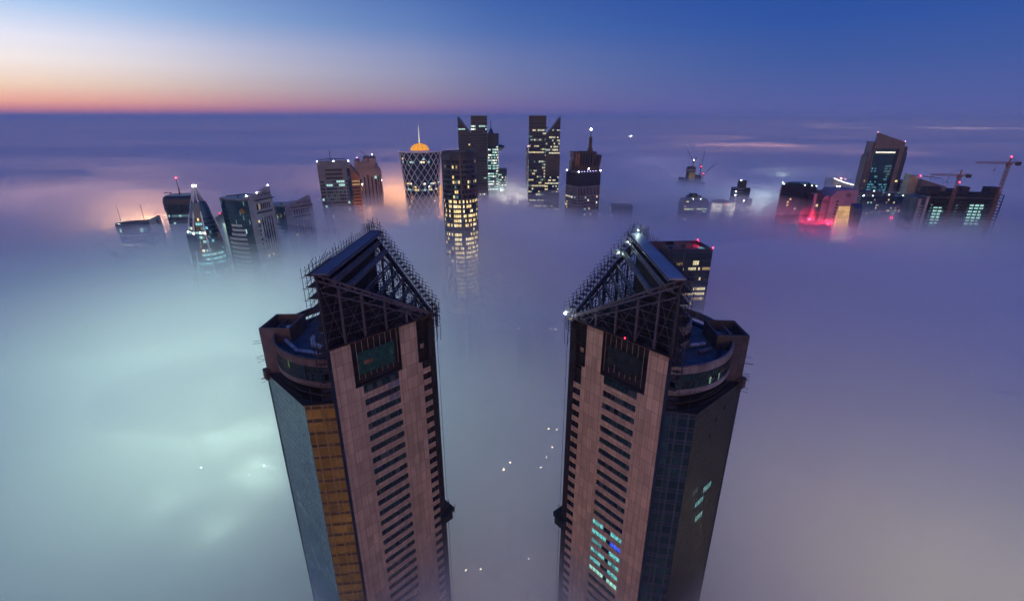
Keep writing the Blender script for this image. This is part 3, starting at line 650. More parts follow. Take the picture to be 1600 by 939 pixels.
STY_A = dict(stone=pm('beige_stone_panels', (.50, .385, .265), .7, 0, .14, .12, grid=(2.03, 4.25, .42, .07, 0), streak=.22), strip=pm('gold_glow_tinted_glass', (.33, .205, .03), .25, .2, .45, .06), strip_dark=pm('bronze_spandrel', (.12, .075, .02), .35, .2, .3, .3), strip_lite=pm('gold_glow_tinted_clear', (.27, .17, .03), .2, .2, .4, .3),  # golden light on the narrow strip is put into its glass colours
    mullion=pm('bronze_mullion', (.55, .36, .15), .45, .1), curtain=pm('teal_glow_tinted_glass', (.17, .36, .34), .25, .2, .14, .05, .8, grid=(1.26, 1.06, .6, .05, 1)), curtain_mullion=pm('teal_mullion', (.26, .46, .46), .4, .1), fascia=pm('brown_fascia_panels', (.13, .10, .095), .7, 0, .35, .5),  # teal of the reflected fog glow is put into the curtain base colour
    drum_glass=M['glass_green'], block=pm('brown_parapet_panels', (.13, .11, .115), .75, 0, .3, .3), strip_roof=pm('blue_grey_roof_sheet', (.085, .10, .15), .6, 0, .2, .3))
STY_B = dict(stone=pm('tan_stone_panels', (.64, .43, .265), .7, 0, .12, .12, grid=(2.03, 4.25, .42, .07, 0), streak=.2), strip=pm('dark_green_glass', (.012, .035, .037), .15, .0, .3, .2), strip_dark=M['slab_dark'], strip_lite=pm('green_glass_clear', (.018, .06, .06), .12, 0, .4, .3),
    mullion=pm('grey_mullion', (.15, .17, .18), .45, .2), curtain=pm('dark_reflective_glass', (.045, .05, .05), .5, 0, .2, .12, .25, grid=(1.26, 2.1, .8, .05, 1)), curtain_mullion=pm('dark_mullion', (.04, .045, .045), .4, .2), fascia=pm('grey_fascia_panels', (.22, .21, .22), .65, 0, .3, .5, grid=(2.1, 4, .5, .06, 1)),
    drum_glass=pm('drum_green_glass', (.012, .06, .045), .15, 0, .4, .3), block=pm('dark_parapet_panels', (.075, .075, .085), .75, 0, .3, .3, grid=(2.5, 2.1, .5, .06, 0)), strip_roof=pm('pale_roof_sheet', (.26, .29, .36), .5, .1, .12, .3, grid=(1.2, 40, .7, .06, 1)))
KS = 1.15
twin_tower((-43.4 * KS, 100 * KS), math.atan2(.721, .693), 1, STY_A, 'unfinished tower with teal side glass, bronze glazed strip and dark unlit windows')
twin_tower((36.4 * KS, 96.7 * KS), math.atan2(-.758, .652), -1, STY_B, 'unfinished tan tower with cyan lit windows and a white work light at its roof corner')
for k_, c_, r_, mt_ in (('stone_grey', (.30, .29, .31), .75, 0), ('spandrel_pale', (.30, .31, .36), .6, 0), ('concrete_blue', (.17, .18, .21), .8, 0), ('rib_steel', (.62, .64, .70), .45, .1), ('emblem_gold', (.22, .12, .03), .5, .3),
    ('brick_orange', (.30, .13, .07), .8, 0), ('dome_lead', (.13, .11, .11), .6, 0), ('metal_blue', (.05, .058, .075), .4, .3), ('metal_grey', (.11, .12, .14), .4, .4), ('red_spire', (.16, .03, .03), .5, 0), ('bronze_dark', (.06, .045, .04), .45, .2),
    ('white_wall', (.6, .58, .54), .7, 0), ('blue_panel', (.02, .09, .32), .5, 0), ('black_glass', (.006, .010, .016), .1, 0), ('stone_violet', (.20, .19, .27), .75, 0), ('slab_blue', (.03, .05, .14), .5, .1), ('stone_brown', (.15, .12, .115), .7, 0),
    ('teal_glass', (.02, .09, .12), .14, .2), ('cream_wall', (.42, .36, .22), .8, 0), ('glass_pale', (.05, .11, .19), .2, .2), ('screen_pale', (.40, .43, .46), .8, 0), ('crane_orange', (.26, .11, .06), .6, 0), ('crane_grey', (.06, .06, .07), .6, 0)):
    M[k_] = pm(k_ + '_finish', c_, r_, mt_, .2, .1)
for k_, c_, s_, v_ in (('aqua_lit', (.22, .85, 1.0), .75, .4), ('bay_glow', (.05, .16, .55), .10, .4), ('cool_dim2', (.25, .5, .55), .10, .4), ('white_warm', (1, .86, .5), 1.5, .35), ('white_dim', (.85, 1, .85), .5, .4), ('warm_soft', (1, .86, .5), .75, .45),
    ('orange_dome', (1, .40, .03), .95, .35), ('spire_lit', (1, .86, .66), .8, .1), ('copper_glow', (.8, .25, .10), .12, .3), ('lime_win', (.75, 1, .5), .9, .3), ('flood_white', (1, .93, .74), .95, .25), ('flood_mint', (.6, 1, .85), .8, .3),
    ('warm_dim2', (.6, .5, .35), .10, .4), ('aqua_dim', (.15, .55, .70), .48, .6), ('mint_work', (.5, 1, .92), .75, .5)):
    M[k_] = em(k_ + '_pane', c_, s_, v_)
for k_, c_, s_ in (('lamp_mintw', (.75, 1, .92), 14), ('lamp_violet', (.6, .5, 1), 10), ('flood_a', (.8, 1, .9), 4), ('flood_b', (1, .85, .6), 4), ('lamp_foggy', (1, .88, .55), 14), ('street_white', (.85, .95, 1), 500), ('street_gold', (1, .8, .4), 60), ('street_mint', (.7, 1, .85), 90), ('street_pink', (1, .8, .6), 22), ('street_near', (1, .85, .6), 7), ('street_dim', (1, .85, .7), .6)):
    M[k_] = em(k_, c_, s_, 0)
# ------------------------------------------------------------------ the skyline standing out of the fog
def bld(name, label, px, py, Y, rz=0, cat='building', group=None):
    loc, z = site(px, py, Y); return thing(name, label, cat, loc, R(rz), group), z, m_per_px(py, Y)
def wall(root, poly, z0, z1, mat, name='wall', smooth=False, poly2=None):
    m = MB(); m.loft([[(x, y, z0) for x, y in poly], [(x, y, z1) for x, y in (poly2 or poly)]]); return m.build(name, mat, root, smooth)
def boxp(root, name, mat, *b):
    m = MB(); m.box(*b); return m.build(name, mat, root)
def barp(root, name, mat, *segs):
    m = MB()
    for p, q, w in segs: m.bar(p, q, w, n=6)
    return m.build(name, mat, root)
def roof_kit(root, x0, x1, y0, y1, z, rng, n=5, mat=None):
    for _ in range(n):
        w, d, h = rng.uniform(2, 5), rng.uniform(2, 5), rng.uniform(1.2, 3.2); x, y = rng.uniform(x0 + 1, x1 - w), rng.uniform(y0 + 1, max(y0 + 1.1, y1 - d))
        m = MB(); m.box(x, x + w, y, y + d, z, z + h); m.box(x + .3, x + w - .3, y - .05, y, z + .4, z + h - .4); m.build('rooftop_unit', mat or M['concrete_dark'], root)
def parapet(root, poly, z, h, t, mat):
    inn = offset_poly(poly, -t); m = MB(); n = len(poly)
    for i in range(n):
        j = (i + 1) % n; m.prism([poly[i], poly[j], inn[j], inn[i]], z - .3, z + h + .002 * (i % 3))
    return m.build('parapet', mat, root)
def cleaning_crane(root, x, y, z, l, a=0):
    dx, dy = math.cos(a), math.sin(a); barp(root, 'roof_crane', M['steel_dark'], ((x, y, z), (x, y, z + 3.2), .9), ((x - dx * l * .35, y - dy * l * .35, z + 3), (x + dx * l, y + dy * l, z + 3.4), .8), ((x + dx * l, y + dy * l, z + 3.4), (x + dx * l, y + dy * l, z + 1.8), .5))
GL = [M['glass'], M['cool'], M['warm'], M['cool_dim'], M['warm_dim'], M['white_lit']]
GB = [M['glass_blue'], M['cool'], M['warm'], M['cool_dim'], M['warm_dim'], M['white_lit']]

# 1 low tower with a scooped, lit roof and two aerials
rng = random.Random(101); r, z, k = bld('curved_roof_tower', 'dark low tower with scooped lit roof and two thin aerials, farthest left', 214, 346, 540, 14)
P = ellipse(20, 15, 36); P = [(x, y) for x, y in P]
wall(r, P, 0, z - 5, M['slab_dark'], smooth=True)
P2 = ellipse(21, 16, 36)
m = MB(); n = 36
zt = [z - 1 + 3.2 * max(0, math.cos(2 * math.pi * i / n)) ** 2 - .5 * math.sin(2 * math.pi * i / n) for i in range(n)]
inn = ellipse(19.6, 14.6, 36)
m.loft([[(P2[i][0], P2[i][1], z - 5), (P2[i][0], P2[i][1], zt[i]), (inn[i][0], inn[i][1], zt[i]), (inn[i][0], inn[i][1], z - 4.5)] for i in list(range(n)) + [0]]); m.build('roof_rim', M['slab_dark'], r, True)
wall(r, offset_poly(P, .5), z - 13.4, z - 12.4, M['white_steel'], 'cornice', True)
wall(r, ellipse(16, 11, 30), z - 5.2, z - 3.6, M['roof'], 'roof', True)
for q in range(9):
    a = R(-160 + q * 27); lamp_part(r, (17.5 * math.cos(a), 12.6 * math.sin(a), z - 1.3), .28, M['lamp_mintw'], 45 if q % 3 == 0 else 0, (.7, 1, .9), 'roof_lamp')
floors(r, P2, z - 11.5, z - 4.4, GL, lambda k, e, i, n, zz: .22, rng, fh=6, frac=.7, cell=2.4, lit=(1, 1, 3))
floors(r, P, 80, z - 13.5, GL, lambda k, e, i, n, zz: .5 if k == 2 else .03, rng, cell=2.6, lit=(1, 2, 5))
m = MB(); m.add([(14, -14, 0), (25, -6, 0), (25, 10, 0), (16, 14, 0), (17.5, -13, z + 3), (20.5, -6, z + 5), (20.5, 8, z + 5), (17.5, 13, z + 3)], [(0, 1, 5, 4), (1, 2, 6, 5), (2, 3, 7, 6), (3, 0, 4, 7), (4, 5, 6, 7), (3, 2, 1, 0)]); m.build('end_fin', M['stone'], r)
barp(r, 'aerial', M['steel'], ((-17, 3, z - 3), (-17, 3, z + 17), .5)); barp(r, 'aerial', M['steel'], ((5, 6, z - 3), (5, 6, z + 18), .5))
barp(r, 'roof_crane', M['steel'], ((-6, 0, z - 4), (-2, 0, z + .6), .5), ((-2, 0, z + .6), (4, 2, z + 3.5), .4))

# 2 dark tower with rounded shoulders and mast
rng = random.Random(102); r, z, k = bld('rounded_tower', 'dark tower with a rounded top and single red tipped mast behind the pointed tripod tower', 284, 304, 560, 8)
def rrect(w, d, rad, n=6):
    out = []
    for cx_, cy_, a0 in ((w - rad, -d + rad, -90), (w - rad, d - rad, 0), (-w + rad, d - rad, 90), (-w + rad, -d + rad, 180)):
        for i in range(n + 1): a = R(a0 + 90 * i / n); out.append((cx_ + rad * math.cos(a), cy_ + rad * math.sin(a)))
    return out
P = rrect(17, 14, 8)
wall(r, P, 0, z - 20, M['slab_dark'], smooth=True)
m = MB(); m.loft([[(x * sx, y * sx, zz) for x, y in P] for sx, zz in ((1.0, z - 20), (1.06, z - 16), (1.06, z - 6), (1.0, z - 2), (.86, z))]); m.build('rounded_crown', M['slab_dark'], r, True)
m = MB(); m.box(-10, 10, -15.6, -14.3, z - 19, z - 9); m.build('crown_recess', M['glass'], r)
floors(r, P, 80, z - 20, GL, lambda k, e, i, n, zz: .5 if k in (0, 6) else .1, rng, lit=(3, 1, 3))
barp(r, 'mast', M['steel_dark'], ((-2, 0, z - 1), (-2, 0, z + 7), 1.4), ((-2, 0, z + 7), (-2, 0, z + 18), .7)); lamp_part(r, (-2, 0, z + 18.6), .75, M['lamp_red'], 60, (1, .05, .08), 'warning_light')
cleaning_crane(r, -12, 0, z - 1, 6, math.pi)

# 3 pointed glass tower under a tripod of white ribs
rng = random.Random(103); r, zt, k = bld('tripod_tower', 'pointed blue lit glass tower wrapped by slanting ribs that meet in a bright lamp', 303, 290, 452, 0)
zb, ztop = 118, zt - 15
rad = lambda z: 6.5 + 11.2 * (max(0, (ztop - z) / (ztop - zb))) ** .82
zs = [0] + [zb + (ztop - zb) * i / 12 for i in range(13)]
m = MB(); m.loft([[(x, y, zz) for x, y in ellipse(rad(zz), rad(zz), 36)] for zz in zs]); m.build('glass_cone', M['glass_pale'], r, True)
fh = 4.1; zz = ztop - 16; kf = 0
while zz > 92:
    def pick(e, i, n, kf=kf, on=[False]):
        a = e * 10; f = 1 if 195 < a < 345 else .35
        pr = .85 if kf in (8, 9, 10, 12) else (.55 if 240 < a < 285 else .26)
        if rng.random() < .5: on[0] = rng.random() < pr * f
        return (rng.choice((6, 6, 1, 3)) if 285 < a or a < 240 or kf > 7 else rng.choice((1, 5, 2, 6))) if on[0] else 0
    band(r, ellipse(rad(zz), rad(zz), 36), zz, zz + 2.3, GB + [M['aqua_lit']], pick, 1.5, poly2=ellipse(rad(zz + 2.3), rad(zz + 2.3), 36)); zz -= fh; kf += 1
wall(r, ellipse(5.6, 5.6, 24), ztop - .3, ztop + 1, M['slab_dark'], 'roof')
boxp(r, 'lit_bay', M['bay_glow'], -7.5, 2.0, -15.9, -13, 120, 158)
for a in (200, 262, 305, 20, 90, 140):
    m = MB(); pts = []
    for i in range(13):
        zz = 100 + (zt - 1 - 100) * i / 12; rr = (rad(zz) + 1.2) if zz < ztop - 22 else None
        z1 = ztop - 22; r1 = rad(z1) + 1.2
        if rr is None: rr = r1 + (1.0 - r1) * (zz - z1) / (zt - 1 - z1)
        pts.append((rr * math.cos(R(a)), rr * math.sin(R(a)), zz))
    for p, q in zip(pts, pts[1:]): m.bar(p, q, 1.35, n=8)
    m.build('rib', M['rib_steel'], r, True)
    if a in (200, 262, 305): lamp_part(r, Vector(pts[7]) + Vector((0, -1, 0)), .55, M['lamp_warm'], 50, (1, .9, .75), 'rib_lamp')
m = MB(); m.ball((0, 0, zt - .2), 1.9, n=12, m=6, sz=.45); m.build('apex_lamp', M['lamp_warm'], r); point_light(r, (0, 0, zt + 2.4), (1, .93, .8), 900, 1)

# 4, 5 twin bank towers: curved blue glass beside a stone slab with slots and a roof sign
def sign_strokes(mb, f, x0, x1, z0, h, rng):
    """flowing lettering read from right to left: joined base strokes, tall stems, loops and dots"""
    x = x1; base = z0 + h * .28
    while x > x0 + .8:
        w = rng.uniform(.9, 1.9); mb.bar(f(x, base), f(x - w, base), .34)
        c = rng.random()
        if c < .35: mb.bar(f(x - w * .2, base), f(x - w * .1, z0 + h), .3)
        elif c < .6: mb.bar(f(x - w, base), f(x - w - .3, z0 - h * .12), .3); mb.bar(f(x - w - .3, z0 - h * .12), f(x - w + .6, z0 - h * .2), .26)
        elif c < .8: mb.bar(f(x - w * .5, base), f(x - w * .3, z0 + h * .66), .3); mb.bar(f(x - w * .3, z0 + h * .66), f(x - w * .8, z0 + h * .5), .28)
        if rng.random() < .5: mb.bar(f(x - w * .5, z0 + h * .86), f(x - w * .5 - .35, z0 + h * .86), .34)
        x -= w + (.5 if rng.random() < .25 else 0)
def bank_tower(px, py, Y, rz, label, sc, seed, Ls, Lg):
    rng = random.Random(seed); r, z, k = bld('bank_tower', label, px, py, Y, rz, group='paired towers of curved glass and stone')
    D = 16                       # local: nearest corner at origin; stone along +x (y = 0 faces -y), glass along +y on x = 0 (faces -x)
    stone = M['stone_grey']; fh = 4.3
    zroof = z - 1
    m = MB(); m.box(0, Ls, 0, 5, 0, zroof)
    for i in range(8): m.prism([(Ls * (.12 + .11 * i), 0), (Ls * (.23 + .11 * i), 0), (Ls * (.23 + .11 * i), 3.4), (Ls * (.12 + .11 * i), 3.4)], zroof - .1, zroof + .5 + 5.6 * (i / 7) ** 1.6)
    m.box(Ls, Ls + .9, .1, D, 0, zroof - 2); m.build('stone_slab', stone, r)
    m = MB(); n = 14
    arc_ = [(-3.6 * sc * math.sin(math.pi * min(1, i / n * 1.0)), .3 + Lg * i / n) for i in range(n + 1)]
    poly = [(Ls - .5, 5), (Ls - .5, Lg)] + arc_[::-1]
    wall(r, poly, 0, zroof - 3.2, M['slab_dark'], 'core_wall', True)
    wall(r, offset_poly(poly, .6), zroof - 3.2, zroof - 2.2, M['steel'], 'cornice')
    # curved glass side with pale spandrel bands
    gp = arc_[::-1]
    def edge_strip(z0, z1, i0, i1, d, mat, name):
        m = MB(); a = [(x - d, y) for x, y in arc_[i0:i1 + 1]]; b = [(x + .1, y) for x, y in arc_[i0:i1 + 1]]
        m.loft([[(p[0], p[1], z0), (p[0], p[1], z1), (q[0], q[1], z1), (q[0], q[1], z0)] for p, q in zip(a, b)]); return m.build(name, mat, r)
    z_ = zroof - 4; kf = 0
    while z_ > 92:
        m = MB()
        for i in range(n):
            for h in range(2):
                a, b = Vector(arc_[i]), Vector(arc_[i + 1]); p, q = a.lerp(b, h / 2 + .03), a.lerp(b, h / 2 + .47); p.x -= .08; q.x -= .08
                mi = 0
                if rng.random() < .035 and i < 3: mi = 1
                if kf in (20, 21) and 2 < i < 9 and rng.random() < .55: mi = 2
                if rng.random() < .02: mi = 3
                m.quad((*p, z_ - fh + .1), (*q, z_ - fh + .1), (*q, z_ - .1), (*p, z_ - .1), mi)
        m.build('window_band', GB, r)
        if kf >= 6: edge_strip(z_ - fh * .52, z_ - .2, 3, 12 if kf > 7 else 9 + kf % 2, .3, M['spandrel_pale'], 'spandrel')
        elif kf == 5: edge_strip(z_ - fh * .52, z_ - .2, 4, 9, .3, M['spandrel_pale'], 'spandrel')
        z_ -= fh; kf += 1
    m = MB(); a = 2 * math.pi
    def disc(cx_, cz_, rr, y): return [(cx_ + rr * math.cos(a * i / 20), y, cz_ + rr * math.sin(a * i / 20)) for i in range(20)]
    m.loft([[(-2.2 * sc - .9, 6 + 2.6 * sc * math.cos(a * i / 20), zroof - 13 + 2.6 * sc * math.sin(a * i / 20)) for i in range(20)], [(-1.2 * sc, 6 + 2.6 * sc * math.cos(a * i / 20), zroof - 13 + 2.6 * sc * math.sin(a * i / 20)) for i in range(20)]])
    m.build('round_emblem', M['emblem_gold'], r)
    # stone face windows
    c0 = Ls * .16
    for i in range(7):
        x = Ls * (.30 + .088 * i); m = MB(); m.box(x, x + 1.35 * sc, -.12, .2, zroof - 13.4, zroof - 8.0, 0); m.build('window', [M['glass'] if rng.random() < .75 else M['warm_dim']], r)
    m = MB(); m.box(Ls * .26, Ls * .94, -.25, .1, zroof - 17.2, zroof - 15.4); m.build('name_band', M['concrete_dark'], r)
    for row, (zz0, zz1) in enumerate(((zroof - 52, zroof - 21), (zroof - 84, zroof - 68))):
        for i in range(5):
            x = Ls * (.42 + .105 * i); m = MB(); m.box(x, x + 1.3 * sc, -.12, .2, zz0, zz1, 0)
            for q in range(int((zz1 - zz0) / fh)): m.box(x + .1, x + 1.3 * sc - .1, -.16, -.1, zz0 + q * fh + .5, zz0 + q * fh + 2.6, 1 if rng.random() > .06 else 2)
            m.build('window_slot', [M['glass'], M['glass_blue'], M['cool_dim']], r)
    q = 0
    for i in range(20):
        zz = zroof - 23 - i * fh; cols = [.26] if zz > zroof - 54 or zz < zroof - 68 else [.26, .42, .525, .63, .735, .84]
        for c in cols:
            if zz < 92: continue
            m = MB(); m.box(Ls * c, Ls * c + 1.5 * sc, -.12, .2, zz - 2.2, zz); m.build('window', M['warm'] if rng.random() < .10 else M['glass'], r)
    m = MB(); sign_strokes(m, lambda x, zz: (x, -.28, zz), Ls * .42, Ls * .96, zroof - 3.6 + 2.2, 3.2, rng); m.build('roof_sign', M['steel_dark'], r)
    m = MB(); m.box(Ls * .2, Ls * 1.06, -1.6, 3, zroof - 5.2, zroof - 4.4); m.build('canopy', M['concrete_dark'], r)
    return r, zroof, Ls, Lg
r, zr, Ls, Lg = bank_tower(386, 306, 440, 72, 'curved blue glass and stone tower with pale bands and three white roof lamps', 1.0, 104, 28, 33)
cleaning_crane(r, 1, 12, zr - 2.2, 9, 2.6)
for p in ((1, 2, zr + .6), (Ls * .45, 1, zr + 2), (Ls * .97, 1, zr + 7)): lamp_part(r, p, .5, M['lamp_white'], 60, (1, .95, .9), 'roof_lamp')
r, zr, Ls, Lg = bank_tower(444, 318, 545, 54, 'lower twin of the banded stone and glass tower, standing right of it without roof lamps', 1.02, 105, 33, 26)
cleaning_crane(r, 2, 10, zr - 2.2, 8, 2.6)

# neon edged slab behind the large bank tower
rng = random.Random(120); r, z, k = bld('strip_lit_tower', 'narrow tower with glowing lime green vertical strip beside the banded tower', 348, 340, 560, 12)
wall(r, rect(-9, 9, 0, 18), 0, z, M['slab_dark']); boxp(r, 'light_strip', M['lime_lit'], -1.5, 4.5, -.5, -.02, 60, z - 7); boxp(r, 'roof_box', M['concrete_dark'], -5, 2, 4, 12, z - .2, z + 4)
floors(r, rect(-9, 9, 0, 18), 80, z - 8, GL, .05, rng, d=.12)
lamp_part(r, (-3, 2, z + 4.6), .5, M['lamp_red'], 40, (1, .1, .1), 'warning_light')
point_light(r, (2, -8, 118), (.7, 1, .6), 14000, 2); point_light(r, (3, -6, 140), (.7, 1, .6), 5000, 2)
r, z, k = bld('low_block', 'small dark block in the fog between the tripod tower and lime strip', 334, 354, 600, 0)
wall(r, rect(-9, 9, 0, 14), 0, z, M['slab_dark']); parapet(r, rect(-9, 9, 0, 14), z, 1, .5, M['concrete_dark'])

# 6 concrete slab tower with orange lit flank
rng = random.Random(106); r, z, k = bld('slab_tower', 'grey concrete slab tower with roof aerial frame and orange lit flank', 520, 254, 650, 16)
wall(r, rect(-20, 20, 0, 12), 0, z, M['concrete_blue'])
for i in range(3): boxp(r, 'louvre', M['steel_dark'], -11, 10, -.2, .1, z - 11.2 - i * 5.2, z - 8.2 - i * 5.2)
for q in range(14):
    zz = z - 26 - q * 4.6
    if zz < 92: break
    m = MB()
    for i in range(9): m.box(-11.5 + i * 2.6, -9.3 + i * 2.6, -.15, .1, zz, zz + 2.7, 1 if (q in (0, 1) and rng.random() < .55) or rng.random() < .05 else (2 if rng.random() < .25 else 0))
    m.build('window_band', [M['glass_blue'], M['cool'], M['cool_dim2']], r)
    for x0 in (-18.8, 13.4):
        m = MB()
        for i in range(2): m.box(x0 + i * 2.7, x0 + 2.3 + i * 2.7, -.12, .1, zz, zz + 2.4, 0 if rng.random() > .06 else 1)
        m.build('window', [M['glass_blue'], M['cool']], r)
m = MB(); m.add([(20.3, 2, 0), (31, 3, 0), (31, 40, 0), (20.3, 40, 0), (20.3, 2, z - 5), (31, 3, z - 20), (31, 40, z - 20), (20.3, 40, z - 5)], [(0, 1, 5, 4), (1, 2, 6, 5), (2, 3, 7, 6), (3, 0, 4, 7), (4, 5, 6, 7), (3, 2, 1, 0)]); m.build('flank', M['brick_orange'], r)
for q in range(16):
    zz = z - 26 - q * 4.4
    if zz < 92: break
    m = MB(); m.box(21, 30.6, 1.7, 2.9, zz, zz + 1.7); m.build('window_band', M['glass'] if q not in (0, 1) else M['warm_dim'], r)
boxp(r, 'core_strip', M['glass_blue'], 16, 20, -.3, .1, 60, z - 8)
parapet(r, rect(-20, 20, 0, 12), z, 1.2, .6, M['concrete_blue'])
barp(r, 'aerial_frame', M['steel_dark'], ((-3, 5, z), (-3, 5, z + 16), .8), ((-16, 5, z + 3.8), (16, 5, z + 3.8), 1.0), ((-15, 5, z), (-15, 5, z + 4), .5), ((15, 5, z), (15, 5, z + 4), .5), ((4, 5, z), (4, 5, z + 4), .5))
for x in (-19.5, 1, 19.5): lamp_part(r, (x, -.4, z + 1.6), .5, M['lamp_white'], 50, (.9, 1, 1), 'roof_lamp')
point_light(r, (40, -10, 140), (1, .38, .10), 26000, 3)

# 7 ornate stepped stone tower
rng = random.Random(107); r, z, k = bld('ornate_tower', 'pinkish stepped stone tower with domed turrets and dark vertical slots', 571, 252, 780, 20)
def oct_(w, c): return [(w, -w + c), (w, w - c), (w - c, w), (-w + c, w), (-w, w - c), (-w, -w + c), (-w + c, -w), (w - c, -w)]
P = oct_(20, 6); wall(r, P, 0, z - 10, M['stone_pink']); wall(r, oct_(17.5, 6), z - 10.2, z - 3, M['stone_pink'], 'upper_tier'); wall(r, oct_(21, 6), z - 14, z - 12.6, M['stone_pink'], 'cornice')
wall(r, oct_(12, 4), z - 3.2, z, M['stone_pink'], 'upper_tier')
for x, y, w, h in ((-13, -12, 4.5, 2), (10, -10, 5.5, 5), (2, 4, 6, 4), (17, -3, 4.5, -12), (19, 12, 5, -18)):
    wall(r, [(x + a, y + b) for a, b in ellipse(w, w, 12)], 60, z + h, M['stone_pink'], 'turret'); m = MB(); m.ball((x, y, z + h - .1), w * .96, n=14, half=True, sz=.8); m.build('dome', M['dome_lead'], r, True)
for e, (a, b) in enumerate(zip(P, P[1:] + P[:1])):
    a, b = Vector(a), Vector(b); ln = (b - a).length; t = (b - a) / ln; o = Vector((t.y, -t.x)); kk = 5 if ln > 15 else 2
    for i in range(kk):
        p = a + t * ln * (i + .5) / kk; m = MB(); w = .9
        m.add([(*(p - t * w), 60), (*(p + t * w), 60), (*(p + t * w + o * .25), 60), (*(p - t * w + o * .25), 60), (*(p - t * w), z - 19 - 3 * abs(i - kk // 2)), (*(p + t * w), z - 19 - 3 * abs(i - kk // 2)), (*(p + t * w + o * .25), z - 19 - 3 * abs(i - kk // 2)), (*(p - t * w + o * .25), z - 19 - 3 * abs(i - kk // 2))], [(0, 1, 5, 4), (1, 2, 6, 5), (2, 3, 7, 6), (3, 0, 4, 7), (4, 5, 6, 7)])
        m.build('window_slot', M['glass'], r)
boxp(r, 'lit_window', M['cool'], 10, 13, -20.7, -20.2, z - 25, z - 21)
for p, mt in (((-13, -12, z + 6.5), 'lamp_pink'), ((10, -10, z + 10.5), 'lamp_white'), ((-10, -20.6, 162), 'lamp_white'), ((14, -19, 162), 'lamp_white'), ((22, 5, 164), 'lamp_white')): lamp_part(r, p, .6, M[mt], 30, (1, .8, .9), 'facade_lamp')
barp(r, 'roof_crane', M['steel_dark'], ((6, 2, z + 4), (-6, 0, z + 17), .6))

# 8 hourglass tower with white diagrid, lit dome and spire
rng = random.Random(108); r, z, k = bld('diagrid_tower', 'hourglass glass tower under a white diamond lattice with glowing orange dome', 656, 236, 690, 0)
zw = 128
rad = lambda q: 22.0 + 6.2 * (abs(q - zw) / (z - zw)) ** 1.45 if q > zw else 22.0 + .02 * (zw - q)
zs = [0, 60] + [90 + (z - 90) * i / 16 for i in range(17)]
m = MB(); m.loft([[(x, y, q) for x, y in ellipse(rad(q), rad(q), 48)] for q in zs]); m.build('glass_drum', M['glass_blue'], r, True)
zz = z - 6; kf = 0
while zz > 92:
    full = kf in (9, 11, 22, 24, 25)
    def pick(e, i, n, kf=kf): 
        pr = .8 if kf in (11, 24, 25) else .55 if kf in (9, 22) else .5 if kf == 2 and 32 < e < 42 else .035
        return rng.choice((5, 2, 1, 1) if kf > 20 else (1, 5, 2, 3)) if rng.random() < pr else 0
    band(r, ellipse(rad(zz), rad(zz), 48), zz, zz + 2.5, GB, pick, 2.6, poly2=ellipse(rad(zz + 2.5), rad(zz + 2.5), 48)); zz -= 4.1; kf += 1
nD = 18; H0, H1 = 96, z
for sgn in (1, -1):
    for i in range(nD):
        m = MB(); pts = []
        for j in range(25):
            q = H0 + (H1 - H0) * j / 24; a = 2 * math.pi * (i + sgn * j * .375) / nD; pts.append(((rad(q) + .45) * math.cos(a), (rad(q) + .45) * math.sin(a), q))
        for p, q in zip(pts, pts[1:]): m.bar(p, q, .6)
        m.build('lattice_rib', M['rib_steel'], r)
wall(r, ellipse(rad(z) + .8, rad(z) + .8, 48), z - 1, z + 1, M['rib_steel'], 'roof_ring', True)
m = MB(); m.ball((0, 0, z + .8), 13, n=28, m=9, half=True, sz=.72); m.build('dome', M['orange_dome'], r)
for i in range(12):
    a = 2 * math.pi * i / 12; m = MB(); pts = [(13.15 * math.cos(a) * math.cos(t), 13.15 * math.sin(a) * math.cos(t), z + .8 + 9.45 * math.sin(t)) for t in [math.pi / 2 * j / 6 for j in range(7)]]
    for p, q in zip(pts, pts[1:]): m.bar(p, q, .35)
    m.build('dome_rib', M['bronze'], r)
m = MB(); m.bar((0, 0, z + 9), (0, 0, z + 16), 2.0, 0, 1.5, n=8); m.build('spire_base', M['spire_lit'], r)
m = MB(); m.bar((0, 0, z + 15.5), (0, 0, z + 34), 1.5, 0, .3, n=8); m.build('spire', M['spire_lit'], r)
boxp(r, 'light_strip', M['orange_lit'], 23.4, 25.4, 4, 8, 118, 168)
point_light(r, (30, -6, 128), (1, .36, .06), 60000, 3); point_light(r, (-34, 4, 121), (1, .36, .10), 26000, 3); point_light(r, (0, -30, 112), (.75, 1, .7), 9000, 3); point_light(r, (0, -16, z + 12), (1, .5, .1), 250, 1)

# 9 round office tower with warm windows
rng = random.Random(109); r, z, k = bld('round_tower', 'round dark tower nearest the gap, its lower floors full of warm yellow windows', 717, 241, 415, 6)
rx, ry = 14.0, 13; P = ellipse(rx, ry, 56)
wall(r, P, 0, z, M['metal_blue'], smooth=True)
zz = z - 6.5; kf = 0
while zz > 88:
    sh = kf * .20
    def pick(e, i, n, kf=kf, sh=sh):
        a = (e + .5) * 360 / 56
        if 245 - sh * 0 <= a <= 269 + sh * 1.3: bay = 1
        elif 276 + sh * 1.3 < a < 352: bay = 2
        elif 188 < a < 238: bay = 3
        else: return None
        if kf < 8: pr = {1: .75 if kf in (1, 4) else (.3 if kf in (6, 7) else .1), 2: .6 if kf in (4, ) and a > 300 else .05, 3: .03}[bay]
        else: pr = {1: .92, 2: .62, 3: .35}[bay]
        if kf in (14, 30): pr *= .5
        if rng.random() < pr: return rng.choice((2, 2, 2, 5)) if kf > 7 else rng.choice((4, 1, 2))
        return 0 if bay != 2 or kf > 9 else (0 if rng.random() < .6 else None)
    band(r, P, zz, zz + 2.35, [M['glass'], M['cool_dim'], M['warm'], M['cool_dim'], M['warm_dim'], M['white_warm']], pick, 1.5, d=.15, pier=.2); zz -= 4.0; kf += 1
m = MB()
